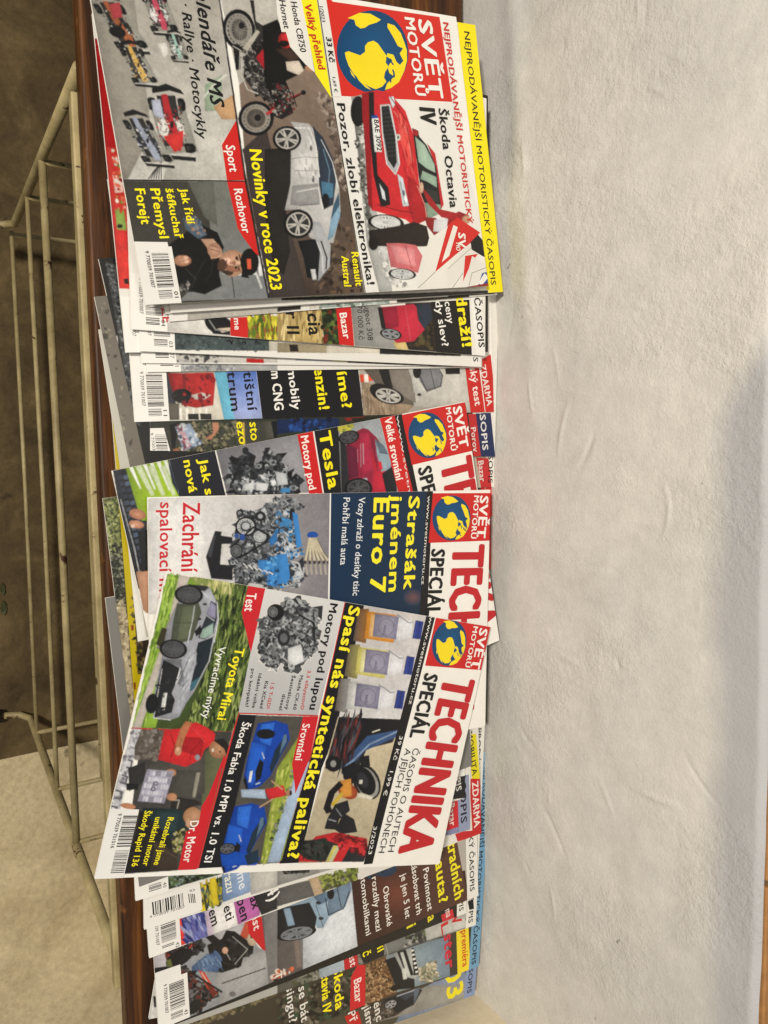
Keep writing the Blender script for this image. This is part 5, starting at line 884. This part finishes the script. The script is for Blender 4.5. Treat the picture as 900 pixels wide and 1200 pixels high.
p.poly('A', '#12110f', (520,1040),(620,1090),(650,1160),(620,1250),(640,1340),(560,1380),(470,1360),(400,1300),(350,1240),(400,1140),(470,1090)); p.poly('D', '#12110f', (470,0),(640,-20),(625,100),(560,165),(480,170),(420,110)); p.poly('A', '#4b5a68', (455,1020),(520,1010),(570,1100),(530,1120),(470,1075)); p.clutter('A', [(455,1020),(520,1010),(570,1100),(530,1115)], 40, 12, ['#3a4a5c','#6f7c88','#9a7a66'], 4); p.poly('A', '#b58f76', (540,1120),(600,1120),(640,1170),(640,1205),(590,1215),(570,1160)); p.ell('A', '#bd967c', 604, 1172, 32, 34, 0, c2='#96705a'); p.line('A', '#7a5642', 4, (590,1150),(622,1160)); p.line('A', '#7a5642', 4, (588,1168),(622,1178))
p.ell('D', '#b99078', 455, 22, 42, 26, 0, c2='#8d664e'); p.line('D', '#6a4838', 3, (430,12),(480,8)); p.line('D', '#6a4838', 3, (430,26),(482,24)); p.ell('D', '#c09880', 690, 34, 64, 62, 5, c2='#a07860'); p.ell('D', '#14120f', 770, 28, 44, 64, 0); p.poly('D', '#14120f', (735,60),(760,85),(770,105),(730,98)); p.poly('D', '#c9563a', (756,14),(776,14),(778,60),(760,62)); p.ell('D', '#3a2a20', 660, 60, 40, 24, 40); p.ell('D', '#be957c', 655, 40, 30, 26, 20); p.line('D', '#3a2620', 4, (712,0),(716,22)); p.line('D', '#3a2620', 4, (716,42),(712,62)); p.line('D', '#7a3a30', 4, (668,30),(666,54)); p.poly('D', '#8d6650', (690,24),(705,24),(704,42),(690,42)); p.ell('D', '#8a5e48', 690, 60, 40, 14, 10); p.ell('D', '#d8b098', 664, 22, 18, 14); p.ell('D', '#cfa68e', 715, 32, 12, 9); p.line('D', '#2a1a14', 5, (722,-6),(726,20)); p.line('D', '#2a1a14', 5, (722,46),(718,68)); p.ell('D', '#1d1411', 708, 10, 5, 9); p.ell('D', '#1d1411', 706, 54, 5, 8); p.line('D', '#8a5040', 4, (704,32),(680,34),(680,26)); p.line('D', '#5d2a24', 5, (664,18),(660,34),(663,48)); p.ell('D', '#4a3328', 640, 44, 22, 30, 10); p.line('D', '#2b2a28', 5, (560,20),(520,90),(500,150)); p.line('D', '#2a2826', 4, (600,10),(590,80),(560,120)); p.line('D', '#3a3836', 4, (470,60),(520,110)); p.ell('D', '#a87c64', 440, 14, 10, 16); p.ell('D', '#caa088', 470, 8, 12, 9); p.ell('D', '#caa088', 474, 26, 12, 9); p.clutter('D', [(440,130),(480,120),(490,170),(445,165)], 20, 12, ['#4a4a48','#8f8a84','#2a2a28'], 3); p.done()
m.flat('A', [(664,848),(750,848),(812,1200),(790,1180),(738,1110),(714,1070)], '#c4221d', 'tag'); m.text('A', 'Rozhovor', (694, 886), (736, 1094), 40, WHT, .02)
for st, a, b, h in (('Forejt', (230, 884), (262, 1052), 46), ('Přemysl', (302, 884), (348, 1118), 44), ('šéfkuchař', (374, 884), (420, 1118), 36), ('Jak řídí', (440, 884), (478, 1052), 36)): m.text('A', st, a, b, h, YEL, .03, 0, 'headline')
m.flat('P', [(140,210),(287,211.5),(287,213),(140,211.5)], '#1b1a18', 'rule')
p = m.pic(); p.poly('P', '#1b1a18', (255,-8),(257,-8),(289,212),(317,353),(314.5,353),(286.5,212)); p.poly('P', '#b5b1a8', (257,-8),(371,-8),(390,117),(360,117),(289,140), g=('#97928a', (290,0), (300,140))); p.poly('P', '#7d6c5e', (280,100),(345,40),(390,117),(428,345),(317,350),(289,212), g=('#3c3029', (340,120), (340,330))); p.poly('P', '#3c3431', (284,175),(312,150),(360,345),(317,353)); p.poly('B', '#55473c', (260,640),(300,700),(412,1200),(412,1400),(300,1400),(200,1180),(290,900)); p.clutter('B', [(180,420),(255,480),(330,900),(300,900),(260,640)], 90, 22, ['#8a7a6c','#6a5a50','#9a8d80','#4d423a'], 4); p.clutter('B', [(290,1000),(360,1100),(410,1380),(150,1380),(250,1180)], 90, 22, ['#3c2f26','#5a4838','#2a221c','#6b5848'], 5)
# motorcycle and rider
p.wheel('A', 720, 140, 76, 98, -10, '#9a968c', 10); p.ell('A', '#aba79c', 722, 140, 50, 68, -10); p.wheel('A', 722, 140, 50, 68, -10, '#77736b', 10, '#8f8b82'); p.wheel('A', 800, 555, 84, 82, 0, '#8f8b82', 10); p.ell('A', '#a49d90', 800, 555, 56, 56); p.wheel('A', 800, 555, 56, 56, 0, '#5d574f', 10, '#8b8378'); p.ell('A', '#1a1918', 732, 120, 14, 16); p.ell('A', '#1a1918', 808, 552, 16, 16)
p.poly('A', '#2c2a28', (770,0),(790,0),(800,100),(850,130),(900,110),(900,470),(860,480),(790,430),(740,360),(750,260),(790,220),(800,150)); p.machine('A', [(740,230),(800,200),(900,180),(900,470),(840,460),(760,400)], ['#161514','#3b3835','#6a665f','#2c2a29','#1b1a19','#1f1d1c','#94908a'], 4, 1.4); p.poly('A', '#b9b4a6', (735,225),(805,140),(818,150),(760,240)); p.line('A', '#c2bfb6', 5, (735,260),(730,350),(760,420),(810,440)); p.poly('A', '#1a1918', (690,205),(725,210),(728,325),(705,330)); p.line('A', '#b8b5ac', 4, (690,215),(725,235),(722,330))
p.poly('A', '#a5202a', (800,270),(850,210),(860,240),(840,280),(900,390),(880,380),(820,300)); p.poly('A', '#12110f', (830,210),(870,130),(910,105),(980,130),(1010,190),(1000,260),(900,390),(850,300)); p.poly('B', '#141210', (-70,120),(0,90),(60,230),(130,270),(150,300),(100,350),(40,380),(60,430),(30,480),(-10,500),(-60,380)); p.ell('B', '#8d1f22', 40, 188, 36, 40); p.poly('B', '#c02a2c', (15,165),(66,150),(76,215),(40,225)); p.ell('B', '#17110f', 30, 205, 26, 16); p.poly('B', '#cbbfae', (40,290),(100,285),(125,330),(100,352),(45,330)); p.ell('B', '#a87a5c', 150, 322, 22, 12, 20); p.poly('B', '#5a3a2c', (90,258),(130,260),(180,300),(180,330),(140,300)); p.poly('B', '#3a2a22', (-10,230),(60,225),(110,270),(60,290))
p.line('A', '#bb2c32', 12, (850,535),(900,505),(960,480)); p.line('B', '#8e2028', 10, (-30,510),(60,460),(110,440)); p.line('B', '#171513', 7, (60,470),(130,430)); p.ell('B', '#171513', 122, 434, 12, 12); p.line('B', '#171513', 5, (70,430),(90,500)); p.poly('B', '#1b1918', (0,480),(60,470),(75,530),(20,560),(-30,540)); p.clutter('B', [(-20,390),(60,400),(80,520),(0,550),(-40,500)], 160, 10, ['#1a1816','#4c4844','#6a2226','#2c2926','#8f8b83'], 8)
# silver car
p.poly('B', '#23201d', (-60,700),(60,690),(80,860),(40,990),(60,1180),(30,1290),(-20,1250),(-60,1000)); p.poly('B', '#b5b3b0', (60,570),(150,580),(200,650),(260,760),(290,880),(296,990),(262,1140),(180,1130),(150,1110),(110,980),(35,985),(62,860),(64,700),(110,640)); p.poly('B', '#8d8c8b', (70,870),(190,860),(200,960),(110,965),(60,960)); p.poly('B', '#c6c4c0', (70,710),(180,700),(190,830),(75,835)); p.poly('B', '#2b3542', (165,590),(215,645),(260,740),(275,850),(262,960),(215,985),(195,860),(190,720)); p.poly('B', '#47708a', (205,850),(262,860),(262,925),(212,935)); p.poly('B', '#7fa0b5', (290,950),(295,1010),(262,1110),(235,1130),(250,1030)); p.poly('B', '#39566b', (262,965),(288,900),(292,960),(250,1030)); p.ell('B', '#16181b', 226, 940, 18, 34)
p.line('B', '#5d5c5c', 3, (80,800),(190,800),(192,690)); p.line('B', '#5d5c5c', 3, (100,965),(190,955)); p.ell('B', '#5d5c5c', 168, 840, 6, 16); p.ell('B', '#5d5c5c', 158, 694, 6, 14); p.poly('B', '#17181a', (95,1130),(170,1120),(215,1130),(250,1150),(255,1230),(220,1290),(180,1310),(140,1300),(120,1200)); p.poly('B', '#a5a6a8', (150,1040),(200,1040),(250,1150),(246,1250),(190,1320),(200,1180)); p.line('B', '#c9cbcd', 6, (185,1130),(210,1200),(215,1280)); p.line('B', '#2b2c2e', 7, (205,1130),(232,1210),(228,1260)); p.poly('B', '#c9cac8', (155,1262),(178,1262),(184,1310),(165,1312)); p.line('B', '#e0dfdb', 6, (80,600),(150,600),(180,680),(196,830)); p.line('B', '#8f8e8c', 4, (66,745),(130,735),(190,740)); p.line('B', '#dddcd8', 5, (90,900),(190,880),(215,980)); p.line('B', '#e8e8e6', 3, (205,655),(258,760),(285,880)); p.line('B', '#6d8ba0', 4, (215,700),(245,800),(240,860)); p.clutter('B', [(85,600),(150,600),(185,830),(85,830)], 24, 16, ['#c6c4c0','#a9a7a4','#b5b3b0'], 6, 2, 80); p.wheel('B', 45, 650, 68, 60, 0, '#b8b4ac', 5); p.wheel('B', 98, 1050, 70, 68, 0, '#b8b4ac', 5); p.done()
p = m.pic('white_panel', INK); p.poly('B', '#dedbd3', (-6,-20),(112,-20),(175,340),(130,300),(60,220),(40,150),(20,150),(-2,60)); p.poly('B', '#ece01a', (108,-20),(182,-20),(252,458),(178,345),(130,90)); p.done()
m.text('B', 'Velký přehled', (124, 18), (192, 326), 32, '#c02a1e', .03, 0, 'headline'); m.text('B', 'Honda CB750', (60, 8), (106, 244), 28, '#171614', .01); m.text('B', 'Hornet', (6, 0), (30, 134), 28, '#171614', .01)
m.text('P', 'Novinky v roce 2023', (291.8, 175), (317, 340), 13.6, YEL, .035, 0, 'headline')
m.text('E', 'Renault', (345, -18), (366, 142), 34, YEL, .03); m.text('E', 'Austral', (298, 0), (312, 143), 34, YEL, .03)
p = m.pic('title_panel', INK); p.poly('P', '#dedcd5', (371,-8),(384,-8),(395,40),(399.5,112.5),(532,121),(552,215),(576,300),(578,348),(428.5,350),(390,117)); p.line('P', '#1b1a18', 1, (371,-8),(390,117),(428.5,345)); p.done()
m.text('B', '1/2023', (196, 30), (208, 103), 15, '#1b1a18', .0, 0, 'small_print'); m.text('B', '33 Kč', (226, 174), (242, 292), 24, '#141312', .04, 0, 'price'); m.text('B', '1,69 €', (256, 362), (266, 432), 14, '#1b1a18', 0, 0, 'small_print'); m.flat('P', [(388.5,113),(398.5,113),(398.5,114),(388.5,114)], '#c9c6be', 'rule')
m.flat('P', [(381,-8),(390,2),(515,20),(530,119.5),(400,112.5)], '#cc2a1f', 'logo_panel'); globe(m, 'B', 446, 243, 168, 194, -5); m.text('B', 'SVĚT', (655, 90), (714, 460), 62, WHT, .05, 0, 'logo_lettering'); m.text('B', 'MOTORŮ', (594, 80), (648, 448), 44, WHT, .035, 0, 'logo_lettering')
m.text('P', 'NEJPRODÁVANĚJŠÍ MOTORISTICKÝ', (518.5, 26), (547.5, 262), 6.2, '#c4302c', .03); m.text('B', 'Škoda Octavia', (752, 508), (808, 975), 38, '#171614', .035, 0, 'headline'); m.text('B', 'IV', (662, 502), (672, 582), 72, '#171614', .05, 0, 'headline'); m.text('P', 'Pozor, zlobí elektronika!', (394, 121), (430, 334), 9, '#171614', .03, 0, 'headline')
p = m.pic(); p.poly('B', '#a3a39f', (345,455),(415,440),(440,900),(520,1200),(540,1380),(480,1380),(420,1150),(385,800)); p.poly('B', '#6c6b66', (350,500),(400,520),(415,900),(450,1100),(430,1110),(390,800)); p.clutter('B', [(345,470),(410,520),(430,950),(470,1150),(430,1130),(385,820)], 120, 18, ['#3b3c38','#77776f','#c9c8c2','#55564f'], 5); p.clutter('C', [(170,730),(210,740),(240,900),(340,930),(340,955),(220,940)], 60, 20, ['#c9c8c4','#9a9a96','#dedcd6'], 4)
p.ell('B', '#141312', 378, 522, 36, 72); p.poly('B', '#c0242a', (395,440),(470,425),(530,440),(600,520),(640,640),(665,860),(705,1030),(640,1060),(600,1030),(440,985),(425,800),(400,560)); p.poly('B', '#8f161d', (395,440),(430,432),(445,980),(425,960),(402,560)); p.poly('B', '#d84a44', (560,520),(610,580),(640,760),(610,780),(570,640)); p.poly('B', '#a51c22', (610,820),(665,870),(700,1030),(640,1058),(610,960)); p.poly('B', '#17171a', (428,432),(452,430),(455,560),(470,820),(520,880),(530,960),(485,972),(450,820),(432,640)); p.poly('B', '#a3a6a8', (480,492),(528,488),(560,640),(575,770),(555,822),(510,770),(490,620)); p.poly('B', '#1b1c1e', (487,500),(522,496),(552,640),(560,760),(546,790),(518,750),(496,620))
for k in range(12): p.line('B', '#4a4c4e', 2.5, (490+k*1.4,512+k*20),(527+k*3,508+k*20))
p.poly('B', '#c9d2d8', (522,455),(545,452),(552,490),(540,508)); p.poly('B', '#c2cbd0', (562,815),(588,835),(616,965),(588,968)); p.line('B', '#77848c', 4, (575,850),(598,955)); p.ell('B', '#d9d9d4', 566, 644, 11, 15); p.ell('B', '#5c6e5c', 566, 644, 6, 9); p.poly('B', '#c9cdd0', (478,860),(502,900),(508,940),(492,930)); p.poly('B', '#1c3f8c', (440,540),(470,540),(472,556),(442,556)); p.poly('B', '#dfe0da', (442,556),(474,554),(490,712),(456,712))
p.poly('B', '#17191a', (632,600),(660,612),(665,640),(700,680),(745,780),(770,960),(765,1000),(700,1030),(672,900),(645,700)); p.poly('B', '#9db5a2', (645,640),(690,680),(735,770),(740,810),(700,790),(662,760)); p.poly('B', '#8da592', (680,800),(700,810),(745,830),(748,880),(700,850),(670,840)); p.poly('B', '#7f9582', (690,950),(765,960),(765,1000),(705,1025)); p.poly('B', '#2b2f2c', (700,880),(750,900),(760,950),(690,940)); p.poly('B', '#b3242a', (700,670),(740,720),(780,960),(768,980),(745,790)); p.poly('B', '#a02026', (630,602),(662,615),(655,640),(636,632)); p.line('B', '#e07a70', 5, (545,520),(600,600),(632,760)); p.line('B', '#7d1118', 4, (530,455),(600,560),(628,700),(640,850)); p.line('B', '#e88a80', 4, (655,870),(690,960),(700,1020)); p.line('B', '#6d0f15', 4, (470,960),(560,985),(640,1000)); p.clutter('B', [(560,470),(620,560),(655,850),(600,830)], 26, 16, ['#d2403c','#b8232a','#da5a50','#a51c22'], 12, 2.5, 80); p.line('B', '#ececea', 3, (484,495),(527,492),(556,640),(572,768),(553,818),(512,768),(491,620),(484,495)); p.ell('B', '#f0f4f4', 600, 930, 7, 22, -12); p.ell('B', '#59656b', 592, 905, 5, 14, -12); p.wheel('B', 508, 1043, 86, 38, 5, '#c9cac8', 10)
p.poly('B', '#221a17', (430,1080),(560,1060),(640,1040),(700,1060),(715,1130),(700,1155),(560,1160),(430,1150)); p.ell('B', '#171210', 450, 1140, 24, 34); p.poly('B', '#8d1e22', (690,1020),(740,1020),(760,1040),(850,990),(900,1010),(860,1070),(790,1060),(740,1110),(700,1060)); p.poly('B', '#a32126', (670,870),(700,900),(760,980),(850,1000),(850,1030),(770,1020),(710,960)); p.ell('B', '#c9a28a', 675, 880, 10, 26); p.poly('B', '#cfcfcf', (735,1030),(800,1025),(790,1090),(730,1085)); p.ell('B', '#b88a70', 885, 1030, 20, 20)
p.poly('C', '#c76a6e', (210,740),(290,740),(350,750),(380,800),(360,880),(230,850)); p.poly('C', '#d88a8c', (230,750),(340,770),(350,850),(260,830)); p.line('C', '#9a4a50', 3, (300,750),(330,860)); p.wheel('C', 285, 885, 66, 26, 5, '#c9cac8', 8); p.poly('C', '#c9c8c6', (172,755),(205,755),(215,820),(200,820)); p.done()
m.text('B', '8AE 3092', (450, 560), (466, 706), 22, '#1c1d22', .01, 0, 'number_plate_lettering')
p = m.pic('cover_collage', INK); p.poly('C', '#dddad0', (410,720),(500,660),(540,790),(580,780),(690,870),(560,950),(360,950)); p.poly('C', '#c62a24', (500,655),(545,620),(650,690),(610,735),(540,790),(440,875)); p.poly('C', '#dddad0', (525,655),(545,665),(505,800),(470,830)); p.poly('C', '#d8d5cb', (600,745),(640,800),(580,870),(500,950),(490,860)); p.line('C', '#3a3a38', 2, (440,875),(360,950)); p.line('C', '#77756c', 2, (500,860),(610,760)); p.poly('C', '#1a191c', (605,735),(640,700),(690,760),(720,830),(660,800),(610,770)); p.poly('C', '#c62a24', (580,800),(640,790),(610,830),(570,920)); p.poly('C', '#d9d6cd', (612,800),(690,850),(700,880),(600,950),(590,890)); p.poly('C', '#23468c', (660,880),(700,870),(705,930),(640,940)); p.poly('C', '#e0ded6', (640,930),(670,880),(690,900),(660,935)); p.poly('C', '#8c2418', (560,950),(700,925),(705,965),(560,965)); p.line('C', '#55544e', 2, (595,950),(612,880),(690,850)); p.line('C', '#55544e', 2, (520,950),(570,880)); p.done()
m.text('C', 'SV', (545, 690), (548, 762), 34, WHT, .05); m.text('C', 'MO', (535, 738), (536, 775), 20, WHT, .03)
m.flat('P', [(157,283.2),(196,283.8),(210.5,351),(175,356),(172,356)], '#dedbd4', 'barcode_panel'); m.barcode('#dedbd4', '01')

for mag_, k_ in LETTERS: mag_.set_text(*k_)
